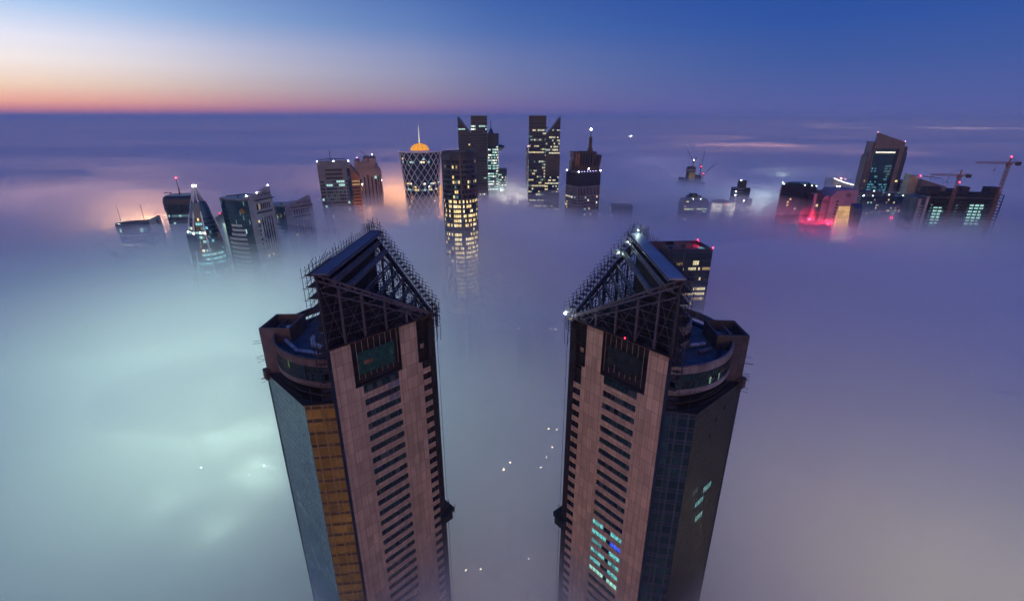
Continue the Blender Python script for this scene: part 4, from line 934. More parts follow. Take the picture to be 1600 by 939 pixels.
for a in (243, 186, 354): m.bar(((rx + .3) * math.cos(R(a)), (ry + .3) * math.sin(R(a)), 40), ((rx + .3) * math.cos(R(a)), (ry + .3) * math.sin(R(a)), z + .6), .9)
m.build('pier', M['metal_blue'], r)
m = MB(); pts = [((rx + .6) * math.cos(R(a)), (ry + .6) * math.sin(R(a)), q) for a, q in [(271 + t * 13.5, z + 1 - t * (z - 86)) for t in [i / 12 for i in range(13)]]]
for p, q in zip(pts, pts[1:]): m.bar(p, q, 1.3)
m.build('twisting_fin', M['metal_grey'], r)
i1 = ellipse(rx - 1.2, ry - 1.2, 56); m = MB(); m.loft([[(P[i][0], P[i][1], z - .1), (P[i][0] * 1.03, P[i][1] * 1.03, z + 2.4), (i1[i][0], i1[i][1], z + 2.4), (i1[i][0], i1[i][1], z - .2)] for i in list(range(56)) + [0]]); m.build('roof_rim', M['metal_blue'], r, True)
roof_kit(r, -8, 8, -7, 8, z, rng, 7, M['steel'])
for kf in range(9):
    zz = z - 3 - kf * 4; m = MB(); E = [(rx + .35, ry + .35)]
    A = [((rx + .32) * math.cos(R(a)), (ry + .32) * math.sin(R(a))) for a in range(276, 353, 4)]
    m.loft([[(x, y, zz - .5), (x, y, zz), (x * .97, y * .97, zz), (x * .97, y * .97, zz - .5)] for x, y in A]); m.build('sunshade', M['metal_grey'], r)

# 10, 12 the two split blade towers
def split_tower(px, py, Y, s, label, seed, lit, glass):
    rng = random.Random(seed); r, z, k = bld('split_tower', label, px, py, Y, 0, group='split twin blade towers')
    fx = lambda x: s * x
    def bx(x0, x1, y0, y1): a, b = sorted((fx(x0), fx(x1))); return rect(a, b, y0, y1)
    A = bx(-21.5, -1, 2, 24); m = MB()
    zt = [z, z - 24]
    m.add([(fx(-21.5), 2, 0), (fx(-1), 2, 0), (fx(-1), 24, 0), (fx(-21.5), 24, 0), (fx(-21.5), 2, z), (fx(-1), 2, z - 26), (fx(-1), 24, z - 26), (fx(-21.5), 24, z)], [(0, 1, 5, 4), (1, 2, 6, 5), (2, 3, 7, 6), (3, 0, 4, 7), (4, 5, 6, 7), (3, 2, 1, 0)]); m.build('slanted_blade', M['slab_dark'], r)
    B = bx(-.6, 24, 0, 24); wall(r, B, 0, z, M['slab_dark'], 'square_blade')
    C_ = bx(-22.6, 23, -.8, 24.4); wall(r, bx(-22.4, 1, .9, 25), z - 84, z - 54, M['metal_blue'], 'middle_block'); wall(r, bx(0, 24.8, -.9, 25), z - 60, z - 51, M['slab_dark'], 'belt'); wall(r, bx(-23, 24.6, -.6, 25), 0, z - 108, M['slab_dark'], 'base_block')
    barp(r, 'link_bridge', M['steel_dark'], ((fx(-3), 6, z - 16), (fx(2), 6, z - 16), 2.4))
    floors(r, B, 92, z - 8, glass, lambda k_, e, i, n, q: lit(k_, 1), rng, fh=4.4, cell=2.4, lit=(1, 5, 3, 2) if s < 0 else (1, 1, 5, 3), zmin=98)
    floors(r, bx(-23, 24.6, -.6, 25), 92, z - 109, glass, lambda k_, e, i, n, q: lit(k_ + 21, 1) if s < 0 else .06, rng, fh=4.4, cell=2.4, lit=(1, 5, 3, 2), zmin=98)
    zz = z - 30; kf = 0
    while zz > 98:
        band(r, A, zz, zz + 2.2, glass, lambda e, i, n: (rng.choice((5, 1, 2)) if rng.random() < lit(kf + 5, 0) else 0), 2.4); zz -= 4.4; kf += 1
    for q in (9, 13.5, 18):
        m = MB(); x1 = -21 + (q - 2) * .62; 
        for i in range(6):
            x = -20.8 + i * 2.2
            if x + 2 < -21.5 + (q + 1) / 26 * 20.5 * 1.0 + 0 and z - q > 0: pass
            if (x + 2.0 + 21.5) / 20.5 * 26 < q - 2.4: m.quad((fx(x), 1.88, z - q - 2), (fx(x + 1.9), 1.88, z - q - 2), (fx(x + 1.9), 1.88, z - q), (fx(x), 1.88, z - q), 1 if rng.random() < (.7 if q == 18 else .25) else 0)
        if m.f: m.build('window_band', glass, r)
    m = MB()
    for i in range(12): x = 1 + i * 1.95; m.bar((fx(x), -.25, z - 51), (fx(x), -.25, z - 30), .35); m.bar((fx(x), -.3, z - 100), (fx(x), -.3, z - 70), .35)
    m.build('vertical_fin', M['metal_blue'], r)
    parapet(r, B, z, .8, .6, M['metal_blue'])
    return r, z
split_tower(736, 182, 800, 1, 'dark blade tower pair with slanted left roof, mostly unlit, behind the round tower', 110, lambda k, w: (.75 if k in (1, 2) and w else .02), GB)
r, z = split_tower(853, 182, 740, -1, 'split blade tower with slanted right roof and scattered warm lit windows', 112, lambda k, w: .85 if k in (9, 10, 20) else (.12 if k < 2 else .38), [M['glass_blue'], M['white_dim'], M['warm_soft'], M['cool_dim'], M['warm_dim'], M['warm_soft']])

# 11 stacked lit tower with spire and disc
rng = random.Random(111); r, z, k = bld('spired_office_tower', 'dark tower with white lit floors, short spire and jutting disc', 767, 205, 900, 0)
P = rrect(13, 12, 5); wall(r, P, 0, z - 4, M['slab_dark'], smooth=True); wall(r, rrect(13.6, 12.4, 5), z - 22, z - 4.2, M['slab_dark'], 'crown', True)
floors(r, P, 92, z - 24, GB, lambda k_, e, i, n, q: .72 if rng.random() < .8 else .3, rng, fh=4.6, cell=2.6, lit=(1, 5, 1), frac=.55)
m = MB(); m.loft([[(x * s_, y * s_, q) for x, y in ellipse(5, 5, 16)] for s_, q in ((1, z - 4.2), (.8, z - 1), (.35, z + 3), (.15, z + 5))]); m.build('spire_base', M['slab_dark'], r, True)
m = MB(); m.bar((0, 0, z + 3), (0, 0, z + 22), 1.6, 0, .4, n=8); m.build('spire', M['red_spire'], r)
m = MB(); m.loft([[(15 + x * s_, y * s_, q) for x, y in ellipse(9, 9, 24)] for s_, q in ((.4, z - 33), (1, z - 28), (1, z - 25.5), (.5, z - 23))]); m.build('jutting_disc', M['slab_dark'], r, True)
P = rrect(8, 10, 4); P = [(x + 20, y) for x, y in P]; wall(r, P, 0, z - 64, M['slab_dark'], 'annex', True)
floors(r, P, 90, z - 72, GB, .5, rng, fh=4.6, cell=2.4, lit=(1, 5, 3)); point_light(r, (16, -16, z - 100), (.7, 1, .95), 9000, 2)
# pale slim tower behind the right blade tower
rng = random.Random(121); r, z, k = bld('slim_tower', 'pale hazy slim tower peeking out left of the blade tower', 829, 229, 1000, 0)
P = rrect(9, 9, 4); wall(r, P, 0, z, M['stone_grey'], smooth=True); floors(r, P, 92, z - 3, GB, .08, rng, cell=3, lit=(1, 3)); lamp_part(r, (-5, -5, z + .8), .7, M['lamp_pink'], 0, name='warning_light')

# 13 square tower with lit roof edge, and the dark spired tower behind it
rng = random.Random(113); r, z, k = bld('finned_tower', 'square grey finned tower with white lamps on its roof corners', 920, 270, 650, 27)
P = [(-15.5, 0), (0 + 15.5, 0), (15.5, 26), (-15.5, 26)]; P = rect(-17.5, 17.5, -2, 26)
wall(r, P, 0, z, M['concrete_blue'])
for e in range(2):
    pass
def fins(root, poly, edges, z0, z1, step, w, d, mat, name='fin_screen'):
    for e in edges:
        m = MB(); a, b = Vector(poly[e]), Vector(poly[(e + 1) % len(poly)]); ln = (b - a).length; t = (b - a) / ln; o = Vector((t.y, -t.x)); n = int(ln / step)
        for i in range(n + 1):
            p = a + t * (ln * i / n); q = p + o * d
            m.loft([[(*(p - t * w / 2), z0), (*(p + t * w / 2), z0), (*(q + t * w / 2), z0), (*(q - t * w / 2), z0)], [(*(p - t * w / 2), z1), (*(p + t * w / 2), z1), (*(q + t * w / 2), z1), (*(q - t * w / 2), z1)]])
        m.build(name, mat, root)
wall(r, offset_poly(P, .25), z - 17, z - .6, M['metal_blue'], 'plant_screen'); fins(r, P, (0, 1, 3), z - 16.5, z - .4, 1.1, .3, .6, M['slab_dark'])
wall(r, offset_poly(P, .12), z - 29, z - 18.5, M['glass'], 'sky_lobby'); fins(r, P, (0, 1, 3), z - 29, z - 18.5, 2.2, .6, .7, M['stone_grey'])
floors(r, P, 88, z - 30, GB, lambda k_, e, i, n, q: .6 if (e == 0 and i in (5, 13)) or (e == 3 and i == 1) else .03 if k_ else .4 * (e == 3), rng, fh=3.8, cell=2.4, lit=(1, 5, 2, 3), runs=False)
fins(r, P, (0, 1, 3), 60, z - 30, 2.4, .35, .5, M['stone_grey'])
for q in range(7): wall(r, offset_poly(P, .55), z - 30 - q * 11.4 - .5, z - 30 - q * 11.4, M['stone_grey'], 'floor_ledge')
parapet(r, P, z, 1.4, .6, M['metal_blue']); roof_kit(r, -12, 12, 4, 22, z, rng, 5)
for x, y in ((-17.5, -2), (17.5, -2), (-17.5, 26), (17.5, 25)): lamp_part(r, (x, y, z + 2.0), .6, M['lamp_white'], 500 if y < 0 else 200, (.9, .95, 1), 'roof_lamp')
for i in range(6): lamp_part(r, (-12 + i * 4.5, -1.2, z + 1.9), .33, M['lamp_violet'], 60 if i % 2 else 0, (.7, .6, 1), 'roof_lamp')
rng = random.Random(114); r, z, k = bld('crowned_tower', 'dark flared crown and tall spire with a brilliant white tip behind the finned tower', 913, 237, 790, 6)
flare = lambda w, d, s_: [(x * s_, y * s_) for x, y in rect(-w, w, -d, d)]
wall(r, flare(19, 14, .86), 0, z - 22, M['bronze_dark'])
m = MB(); m.loft([[(x - 2, y, q) for x, y in flare(17, 13, s_)] for s_, q in ((.82, z - 40), (.9, z - 18), (1.1, z))]); m.build('flared_crown', M['bronze_dark'], r)
m = MB(); m.loft([[(x - 15, y - 2, q) for x, y in flare(7, 9, s_)] for s_, q in ((.8, z - 40), (1.05, z - 14))]); m.build('lower_wing', M['bronze_dark'], r)
m = MB(); m.loft([[(x + 15, y - 1, q) for x, y in flare(9, 10, s_)] for s_, q in ((.7, z - 40), (1.15, z - 5))]); m.build('upper_wing', M['bronze_dark'], r)
for i in range(7):
    x = -16.5 + i * 4.0; m = MB(); m.quad((x, -13.4, z - 20), (x + 1.6, -13.4, z - 20), (x + 1.8, -14.55, z - 2), (x, -14.55, z - 2)); m.build('glazed_slot', M['copper_glow'] if i < 2 else M['glass'], r)
for i in range(3): x = 9.5 + i * 4.2; m = MB(); m.quad((x, -11.2, z - 22), (x + 1.8, -11.2, z - 22), (x + 2.1, -12.75, z - 7), (x, -12.75, z - 7)); m.build('glazed_slot', M['glass'], r)
m = MB(); m.bar((7, -8, z - 24), (7, -8, z + 6), 6.5); m.bar((7, -8, z + 6), (7, -8, z + 22), 4.2); m.build('shaft', M['bronze_dark'], r)
barp(r, 'spire', M['steel'], ((7, -8, z + 21.9), (7, -8, z + 31), 1.6))
m = MB(); m.box(-13, 6, -12.4, -10.6, z + .1, z + 1.4); m.bar((-13, -11.5, z + 1.2), (-13, -11.5, z + .2), .6); m.build('roof_crane', M['steel_dark'], r)
lamp_part(r, (7, -8, z + 33), 1.5, M['lamp_white'], 2500, (.85, .95, 1), 'beacon', 1.5)

# low block half drowned in fog right of it
rng = random.Random(130); r, z, k = bld('drowned_block', 'faint flat block almost drowned in fog right of the finned tower', 972, 323, 735, -8)
wall(r, rect(-16, 16, 0, 22), 0, z, M['concrete_dark']); parapet(r, rect(-16, 16, 0, 22), z, 1.2, .7, M['concrete_dark']); roof_kit(r, -13, 13, 2, 20, z, rng, 3); floors(r, rect(-16, 16, 0, 22), 95, z - 2, GL, .1, rng)

# far construction site with luffing cranes
rng = random.Random(115); r, z, k = bld('construction_core', 'distant concrete core under construction rising in steps from the fog', 1081, 262, 1080, 0)
wall(r, [(x - 1, y) for x, y in ellipse(9.5, 9.5, 16)], 0, z, M['concrete_dark']); wall(r, ellipse(10.6, 10.6, 16, -1), z - 6.5, z - 3, M['concrete'], 'formwork'); wall(r, ellipse(8, 8, 16, -1), z - .1, z + 2, M['concrete_dark'], 'roof')
wall(r, rect(-2, 22, -6, 18), 0, z - 17, M['concrete_dark'], 'side_wing'); wall(r, rect(-20, -8, -6, 18), 0, z - 23, M['concrete_dark'], 'side_wing'); wall(r, rect(-24, 30, -10, 20), 0, z - 31, M['concrete_dark'], 'podium')
for q in range(4): boxp(r, 'work_light_row', M['warm_dim'], -8, 6, -10.2, -9.6, z - 12 - q * 4, z - 11 - q * 4)
for i in range(8): barp(r, 'starter_bar', M['steel_dark'], ((-1 + i * 3, -4, z - 17), (-1 + i * 3, -4, z - 14.5), .5))
def luffing(label, px, py, Y, tip, back, red=False):
    loc, z = site(px, py, Y); r = thing('luffing_crane', label, 'crane', (loc[0], loc[1] - 2, 0), 0, 'luffing cranes on the distant core')
    barp(r, 'mast', M['crane_grey'], ((0, 0, 40), (0, 0, z), 1.7)); m = MB(); m.box(-2, 2.4, -1.4, 1.4, z - .2, z + 2.4); m.build('cab', M['crane_grey'], r)
    t = atY(*tip, Y) - Vector((loc[0], loc[1], 0)); b = atY(*back, Y) - Vector((loc[0], loc[1], 0))
    m = MB(); m.bar((0, 0, z + 1), t, 1.1, 0, .5)
    m.build('jib', M['crane_grey'], r); m = MB(); m.bar((0, 0, z + 2), b, .9); m.bar(b, Vector(b) * .5 + Vector((0, 0, z)) * .5, 1.6); m.build('counter_jib', M['crane_grey'], r)
    m = MB(); m.bar(b, Vector(t) * .8 + Vector((0, 0, z)) * .2, .18); m.build('cable', M['steel_dark'], r)
    lamp_part(r, (0, -1, z + 3.4), .7, M['lamp_red'] if red else M['lamp_white'], 25, (1, .1, .2) if red else (.8, 1, 1), 'crane_lamp'); return r
luffing('thin crane with steep jib leaning left on top of the distant core', 1083, 253, 1080, (1071, 229), (1088, 247))
luffing('thin crane with near upright jib and red lamp beside the distant core', 1094.5, 263, 1085, (1101, 236), (1093, 257), True)
luffing('thin crane with long low jib reaching right from the distant core', 1098, 274, 1095, (1122, 252), (1095, 271), True)

# right hand group
rng = random.Random(116); r, z, k = bld('stepped_block', 'small dark stepped block with one bright green lit floor', 1089, 312, 690, 5)
wall(r, rect(-17, 17, 0, 18), 0, z, M['concrete_dark']); wall(r, rect(-10, 8, 3, 16), z - .1, z + 4.2, M['concrete_dark'], 'penthouse'); wall(r, ellipse(5.5, 5, 16, -3, 8), z + 4, z + 7.4, M['concrete_dark'], 'penthouse'); wall(r, rect(-19, -14, 1, 17), 0, z - 3.4, M['concrete_dark'], 'side_wing'); wall(r, rect(14, 19.5, 1, 17), 0, z - 5, M['concrete_dark'], 'side_wing')
floors(r, rect(-17, 17, 0, 18), 95, z - 1, [M['glass'], M['lime_win'], M['warm']], lambda k_, e, i, n, q: .9 if k_ == 3 and e == 0 else .02, rng, fh=3.6, lit=(1, 1, 2), cell=2)
for x in (-6, 5): lamp_part(r, (x, -.8, z + .9), .5, M['lamp_mintw'], 150, (.8, 1, .9), 'roof_lamp')
rng = random.Random(117); r, z, k = bld('white_hall', 'floodlit white low building with wide flat domed roof and arched windows', 1131, 316, 720, 4)
wall(r, rect(-19, 19, 0, 16), 0, z - 1, M['white_wall']); m = MB(); m.ball((-1, 8, z - 1.2), 13, n=28, m=6, half=True, sz=.28); m.build('shallow_dome', M['roof'], r, True); wall(r, rect(-19.6, 19.6, -.8, 16.5), z - 1.6, z - .8, M['white_wall'], 'cornice')
boxp(r, 'entrance_block', M['concrete_blue'], -1.5, 4.5, -1.8, 0, 60, z - 1)
for x0, x1 in ((-18, -2), (5, 18)):
    m = MB(); m.box(x0, x1, -.4, -.02, z - 14, z - 2.6); m.build('lit_wall_panel', M['flood_white'], r)
    for i in range(6): x = x0 + 1 + i * (x1 - x0 - 2) / 6; m = MB(); m.box(x, x + .9, -.6, -.38, z - 10.5, z - 5.6); m.ball((x + .45, -.5, z - 5.6), .45, n=8, m=4); m.build('window', M['glass'], r)
lamp_part(r, (2, 4, z + 1.5), .45, M['lamp_pink'], 0, name='warning_light'); lamp_part(r, (1.5, -2.2, z - 3.2), .4, M['lamp_red'], 0, name='warning_light')
point_light(r, (8, -9, z - 8), (1, .93, .7), 5000, 1); point_light(r, (-10, -9, z - 8), (1, .93, .75), 3500, 1)
rng = random.Random(118); r, z, k = bld('stepped_tower', 'grey tower stepping up to a square cap with blue panel at its foot', 1164, 283, 740, 0)
wall(r, rect(-4, 5, 4, 14), z - 12, z, M['concrete_dark'], 'cap'); wall(r, rect(-11, 10, 0, 18), 0, z - 11, M['concrete_blue']); wall(r, rect(-.5, 15, -3, 18), 0, z - 26, M['slab_dark'], 'side_wing'); boxp(r, 'blue_panel', M['blue_panel'], -18, -.6, -3.2, 10, 60, z - 34); wall(r, rect(.5, 10.4, -.6, 6), z - 24, z - 10.5, M['slab_dark'], 'side_wing')
floors(r, rect(-.5, 15, -3, 18), 95, z - 33, GB, lambda k_, e, i, n, q: .8 if k_ == 1 and e == 0 else .03, rng, fh=4.2, cell=2, lit=(1, 1, 5)); floors(r, rect(-11, 10, 0, 18), 95, z - 12, GB, .02, rng, fh=4.2, lit=(3,))
for p in ((-4, 3.4, z + .8), (-11.3, -.6, z - 16), (-11.3, -.6, z - 21), (2, -3.6, z - 29)): lamp_part(r, p, .5, M['lamp_white'], 120, (.9, 1, 1), 'facade_lamp')
point_light(r, (20, -4, z - 46), (.85, 1, .95), 34000, 3)
rng = random.Random(119); r, z, k = bld('far_lit_building', 'far small building glowing mint white above the fog', 1225, 268, 1200, 0)
wall(r, rect(-17, 17, 0, 20), 0, z - 2, M['concrete_dark']); wall(r, rect(0, 19, -1, 18), z - 4, z + 1, M['slab_dark'], 'upper_floor'); m = MB(); m.box(-18, 2, -.6, -.05, z - 13, z - 2.5); m.build('lit_wall_panel', M['flood_mint'], r); m = MB(); m.box(4, 14, -1.4, -1.02, z - 10, z - 7); m.build('lit_window', M['white_lit'], r)
lamp_part(r, (-9, 2, z - .6), .8, M['lamp_pink'], 0, name='warning_light'); point_light(r, (-9, -12, z - 8), (.75, 1, .9), 16000, 2)

rng = random.Random(122); r, z, k = bld('black_glass_block', 'black glass block framed by pale ribbed end wall with roof lamps', 1222, 290, 650, -31)
P = rect(-14, 34, 0, 24); P = [(0, 0), (40, 0), (40, 26), (0, 26)]
wall(r, P, 0, z, M['black_glass']); boxp(r, 'end_wall', M['stone_grey'], -1.0, 0, -.6, 8, 0, z + .5); boxp(r, 'end_wall', M['stone_grey'], -1.02, 0, 17, 26, 0, z + .5); boxp(r, 'end_wall', M['stone_grey'], -1.01, 0, 8, 17, z - 12, z + .5)
for i in range(16): boxp(r, 'ribbing', M['concrete_blue'], -1.25, -1.03, -.5, 26, z - 3 - i * 4.3, z - 2.6 - i * 4.3)
for q in range(10): m = MB(); m.box(-.6, -.05, 8.4, 16.6, z - 25 - q * 4.2, z - 22.6 - q * 4.2); m.build('window_band', M['warm_dim2'] if q in (2, 3) else M['glass'], r)
floors(r, P, 92, z - 3, [M['black_glass'], M['cool'], M['warm'], M['warm_dim']], lambda k_, e, i, n, q: (.9 if k_ == 1 and i > 13 else .03 if k_ < 11 else .12) if e == 0 else 0, rng, fh=4, cell=2.4, lit=(1, 2, 3), runs=False)
wall(r, ellipse(12, 8, 24, 20, 13), z - .1, z + 4.2, M['glass_blue'], 'roof_drum', True); parapet(r, P, z, 1.2, .6, M['black_glass']); roof_kit(r, 2, 10, 4, 22, z, rng, 4)
for x, y in ((-.6, 20), (2, 1), (26, .4), (34, .4), (39, .4)): lamp_part(r, (x, y, z + 2), .45, M['lamp_mintw'], 120, (.8, 1, .95), 'roof_lamp')

rng = random.Random(123); r, z, k = bld('stepped_purple_block', 'purple grey stepped building with round emblem and golden lit atrium wall', 1322, 297, 620, 0)
st = M['stone_violet']
m = MB(); m.loft([[(-17, 0, 0), (17, 0, 0), (17, 30, 0), (-17, 30, 0)], [(-17, 0, z - 9), (17, 0, z - 9), (17, 30, z - 9), (-17, 30, z - 9)], [(-9, 0, z), (17, 0, z), (17, 30, z), (-9, 30, z)]]); m.build('wall', st, r)
m = MB(); m.loft([[(-24, 4, 0), (-17.1, 4, 0), (-17.1, 32, 0), (-24, 32, 0)], [(-24, 4, z - 13), (-17.1, 4, z - 13), (-17.1, 32, z - 13), (-24, 32, z - 13)], [(-22, 4, z - 8), (-17.1, 4, z - 8), (-17.1, 32, z - 8), (-22, 32, z - 8)]]); m.build('side_wing', st, r)
wall(r, rect(-33, -25, 6, 34), 0, z - 1.5, M['slab_dark'], 'rear_wing'); wall(r, rect(-36, -33.2, 3, 30), 0, z - 5, st, 'side_wing'); wall(r, rect(-42, -36.2, 6, 30), 0, z - 6, M['black_glass'], 'rear_wing')
m = MB(); m.loft([[(11, -9, 0), (21, -9, 0), (24, 0, 0), (11, 0, 0)], [(11, -9, z - 22), (21, -9, z - 22), (24, 0, z - 17), (11, 0, z - 17)]]); m.build('corner_turret', M['slab_blue'], r)
def emblem(x, y, zz, rr):
    m = MB(); 
    for i in range(24):
        a0, a1 = 2 * math.pi * i / 24, 2 * math.pi * (i + 1) / 24
        m.bar((x + rr * math.cos(a0), y, zz + rr * math.sin(a0)), (x + rr * math.cos(a1), y, zz + rr * math.sin(a1)), .45)
    m.bar((x - rr * .5, y, zz - rr * .3), (x + rr * .1, y, zz + rr * .5), .5); m.bar((x + rr * .1, y, zz + rr * .5), (x + rr * .55, y, zz - rr * .4), .5); m.bar((x - rr * .4, y, zz - rr * .1), (x + rr * .5, y, zz - rr * .1), .4)
    m.build('round_emblem', M['slab_dark'], r)
emblem(4.5, -.3, z - 6.5, 2.6); emblem(-20.6, 3.7, z - 15.5, 2.3)
for i in range(8): m = MB(); q = z - 13.5 - i * 4.1; m.box(-8.6 - i * .15, -6.2 - i * .15, -.5, .1, q - 2.1, q); m.build('window', M['glass'], r); m = MB(); m.box(-27, -25.2, 3.2, 6.2, q - 2.4, q); m.build('balcony', M['slab_dark'], r)
for i in range(5): boxp(r, 'floor_line', M['stone_grey'], -35.8, -33.3, 2.8, 3.02, z - 16 - i * 5, z - 15.4 - i * 5)
m = MB(); m.add([(-7.2, -10, 94), (10.8, -10, 94), (10.6, -.05, z - 20.5), (-4.2, -.05, z - 20.5), (-7.2, -.02, 94), (10.8, -.02, 94)], [(0, 1, 2, 3), (0, 3, 4), (1, 5, 2), (0, 4, 5, 1), (2, 5, 4, 3)]); m.build('atrium_wall', M['gold_lit'], r)
m = MB(); A, B, C_, D_ = Vector((-7.2, -10.1, 94)), Vector((10.8, -10.1, 94)), Vector((10.6, -.15, z - 20.5)), Vector((-4.2, -.15, z - 20.5))
for i in range(9): m.bar(A.lerp(B, i / 8), D_.lerp(C_, i / 8), .28)
for i in range(9): m.bar(A.lerp(D_, i / 8), B.lerp(C_, i / 8), .25)
m.build('atrium_lattice', M['bronze'], r)
for x in (-9, -5, 1, 5, 12): lamp_part(r, (x, -11.5, 112 + (x % 3)), .55, M['lamp_warm'], 250, (1, .9, .7), 'facade_lamp')
point_light(r, (-1, -16, 112), (1, .85, .6), 9000, 2); boxp(r, 'lit_window', M['warm'], -30.5, -27.8, 5.6, 5.98, z - 22, z - 19.2)

rng = random.Random(124); r, z, k = bld('curved_edge_building', 'wide curved building outlined along its swooping roof edges by white light', 1323, 284, 890, 0)
def swoop(x0, x1, zl, zr, y0, y1, n=14):
    m = MB(); e = MB(); pts = []
    for i in range(n + 1):
        t = i / n; pts.append((x0 + (x1 - x0) * t, y0 - 5 * math.sin(math.pi * t), zl + (zr - zl) * (1 - (1 - t) ** 1.9)))
    m.loft([[(x, y, 0), (x, y, q), (x, y1, q), (x, y1, 0)] for x, y, q in pts]); m.build('wall', M['stone_grey'], r)
    for p, q in zip(pts, pts[1:]): e.bar(Vector(p) + Vector((0, -.6, .3)), Vector(q) + Vector((0, -.6, .3)), 1.3)
    e.build('light_edge', M['neon'], r); return pts
swoop(-25, 29, z + 6, z - 7, 0, 24); swoop(-34, -8, z - 8, z - 14, -14, 0, 8)
for x, y, q, mt in ((-9, 6, z + 6, 'lamp_red'), (-7, 6, z + 4.5, 'lamp_warm'), (2, 8, z + 3, 'lamp_pink'), (-26, -16, z - 6, 'lamp_warm'), (-22, -17, z - 6.5, 'lamp_warm'), (20, 4, z - 4, 'lamp_warm')): lamp_part(r, (x, y, q), .7, M[mt], 0, name='roof_lamp')
wall(r, rect(-10, -4, 6, 12), z - 6, z + 4, M['concrete'], 'penthouse'); cleaning_crane(r, 3, 10, z - 1, 15, 0)
r, z, k = bld('onion_dome_tower', 'tiny far silhouette of a dome with needle spire above the fog', 1300, 266, 1500, 0)
wall(r, ellipse(7, 7, 16), 0, z - 8, M['concrete_dark'], smooth=True); m = MB(); m.loft([[(x * s_, y * s_, q) for x, y in ellipse(1, 1, 16)] for s_, q in ((7, z - 8.2), (10.5, z - 4), (10, z + 1), (6.5, z + 6), (2.2, z + 10), (.8, z + 12))]); m.build('dome', M['concrete_dark'], r, True); m = MB(); m.bar((0, 0, z + 11), (0, 0, z + 30), 1.6, 0, .4, n=6); m.build('spire', M['steel_dark'], r)

# tall tower with slanted top
rng = random.Random(125); r, z, k = bld('slant_top_tower', 'tall tower with slanted stone top frame and teal glass front', 1394, 216, 800, -6)
m = MB(); hw = 22
m.add([(-hw, 0, 0), (hw, 0, 0), (hw, 4, 0), (-hw, 4, 0), (-hw, 0, z + 8), (hw, 0, z - 6), (hw, 4, z - 6), (-hw, 4, z + 8)], [(0, 1, 5, 4), (1, 2, 6, 5), (2, 3, 7, 6), (3, 0, 4, 7), (4, 5, 6, 7), (3, 2, 1, 0)]); m.build('front_frame', M['stone_brown'], r)
wall(r, rect(-hw + .5, hw - .5, 3.8, 26), 0, z - 9, M['slab_dark'], 'wall'); boxp(r, 'side_fin', M['stone_brown'], -hw - 3.2, -hw - .3, 2, 20, 0, z - 6); boxp(r, 'side_fin', M['stone_brown'], -hw - 6, -hw - 3.4, 5, 20, 0, z - 26)
boxp(r, 'side_fin', M['slab_dark'], hw + .2, hw + 7, 3, 24, 0, z - 13); boxp(r, 'side_fin', M['glass_blue'], hw + 7.2, hw + 10.5, 6, 24, 0, z - 22)
m = MB(); m.box(-hw + 1.5, hw - 12, -.3, .1, 40, z - 16); m.build('glass_front', M['teal_glass'], r); m = MB(); m.box(hw - 12, hw - 6.5, -.25, .1, 40, z - 16); m.build('glass_front', M['glass'], r)
kf = 0; zz = z - 23
while zz > 88:
    m = MB()
    for i in range(12):
        x = -hw + 3.2 + i * 2.45; mi = 0
        if kf in (0, 16): mi = 3
        elif 5 <= kf <= 8 and i >= 8: mi = 2 if rng.random() < .8 else 0
        elif kf in (21, 22) and i in (9, 10, 11): mi = 3
        elif kf > 16: mi = 1 if rng.random() < .55 else 0
        elif rng.random() < (.2 if kf < 12 else .5) and kf > 3: mi = 1
        if mi: m.quad((x, -.36, zz), (x + 2.2, -.36, zz), (x + 2.2, -.36, zz + 2.4), (x, -.36, zz + 2.4), mi)
    if m.f: m.build('window_band', [M['glass'], M['aqua_dim'], M['cool_dim'], M['white_lit']], r)
    zz -= 4.2; kf += 1
m = MB()
for i in range(14): m.bar((-hw + 3 + i * 2.3, -.5, 60), (-hw + 3 + i * 2.3, -.5, z - 18), .28)
m.build('mullions', M['slab_dark'], r)
for x, q in ((-hw, z + 9), (hw, z - 5)): lamp_part(r, (x, 2, q), .6, M['lamp_pink'], 0, name='warning_light')
boxp(r, 'lit_window', M['warm'], hw + 1, hw + 5, 2.6, 2.95, 160, 163); boxp(r, 'lit_window', M['warm_dim'], -hw - 3.1, -hw - .5, 1.6, 1.98, 160, 163)
point_light(r, (hw - 3, -10, 128), (1, .75, .4), 5000, 1); point_light(r, (-4, -14, 112), (.4, .9, 1), 12000, 2)

rng = random.Random(126); r, z, k = bld('long_dark_block', 'long dark horizontal block with cluttered roof and scattered warm windows', 1386, 308, 690, 0)
P = rect(-37, 37, 0, 30); wall(r, P, 0, z, M['black_glass']); parapet(r, P, z, .9, .6, M['glass_blue'])
floors(r, P, 92, z - 2, [M['black_glass'], M['warm'], M['cool'], M['warm_dim']], lambda k_, e, i, n, q: .13 if e == 0 else 0, rng, fh=3.9, cell=2.2, lit=(1, 2, 3, 3), runs=False)
roof_kit(r, -34, 20, 2, 26, z, rng, 12, M['steel_dark']); wall(r, rect(-36, -2, 8, 26), z - .1, z + 6, M['concrete_dark'], 'penthouse'); boxp(r, 'pale_band', M['stone_grey'], -20, 30, -.6, -.1, z - 22, z - 20.6); boxp(r, 'pale_band', M['concrete_blue'], -20, 30, -.5, -.1, z - 40, z - 25)
for x, y in ((-34, .5), (-31, 3), (-20, 1), (-12, 12), (0, 14), (10, 10), (24, 2)): lamp_part(r, (x, y, z + (6.8 if y > 9 and x < 0 else 1.6)), .5, M['lamp_mintw'], 60, (.85, 1, .95), 'roof_lamp')
for x in (-4, -1, 16): lamp_part(r, (x + 17, -.9, z - 30), .5, M['lamp_red'], 2500, (1, .05, .15), 'warning_light')

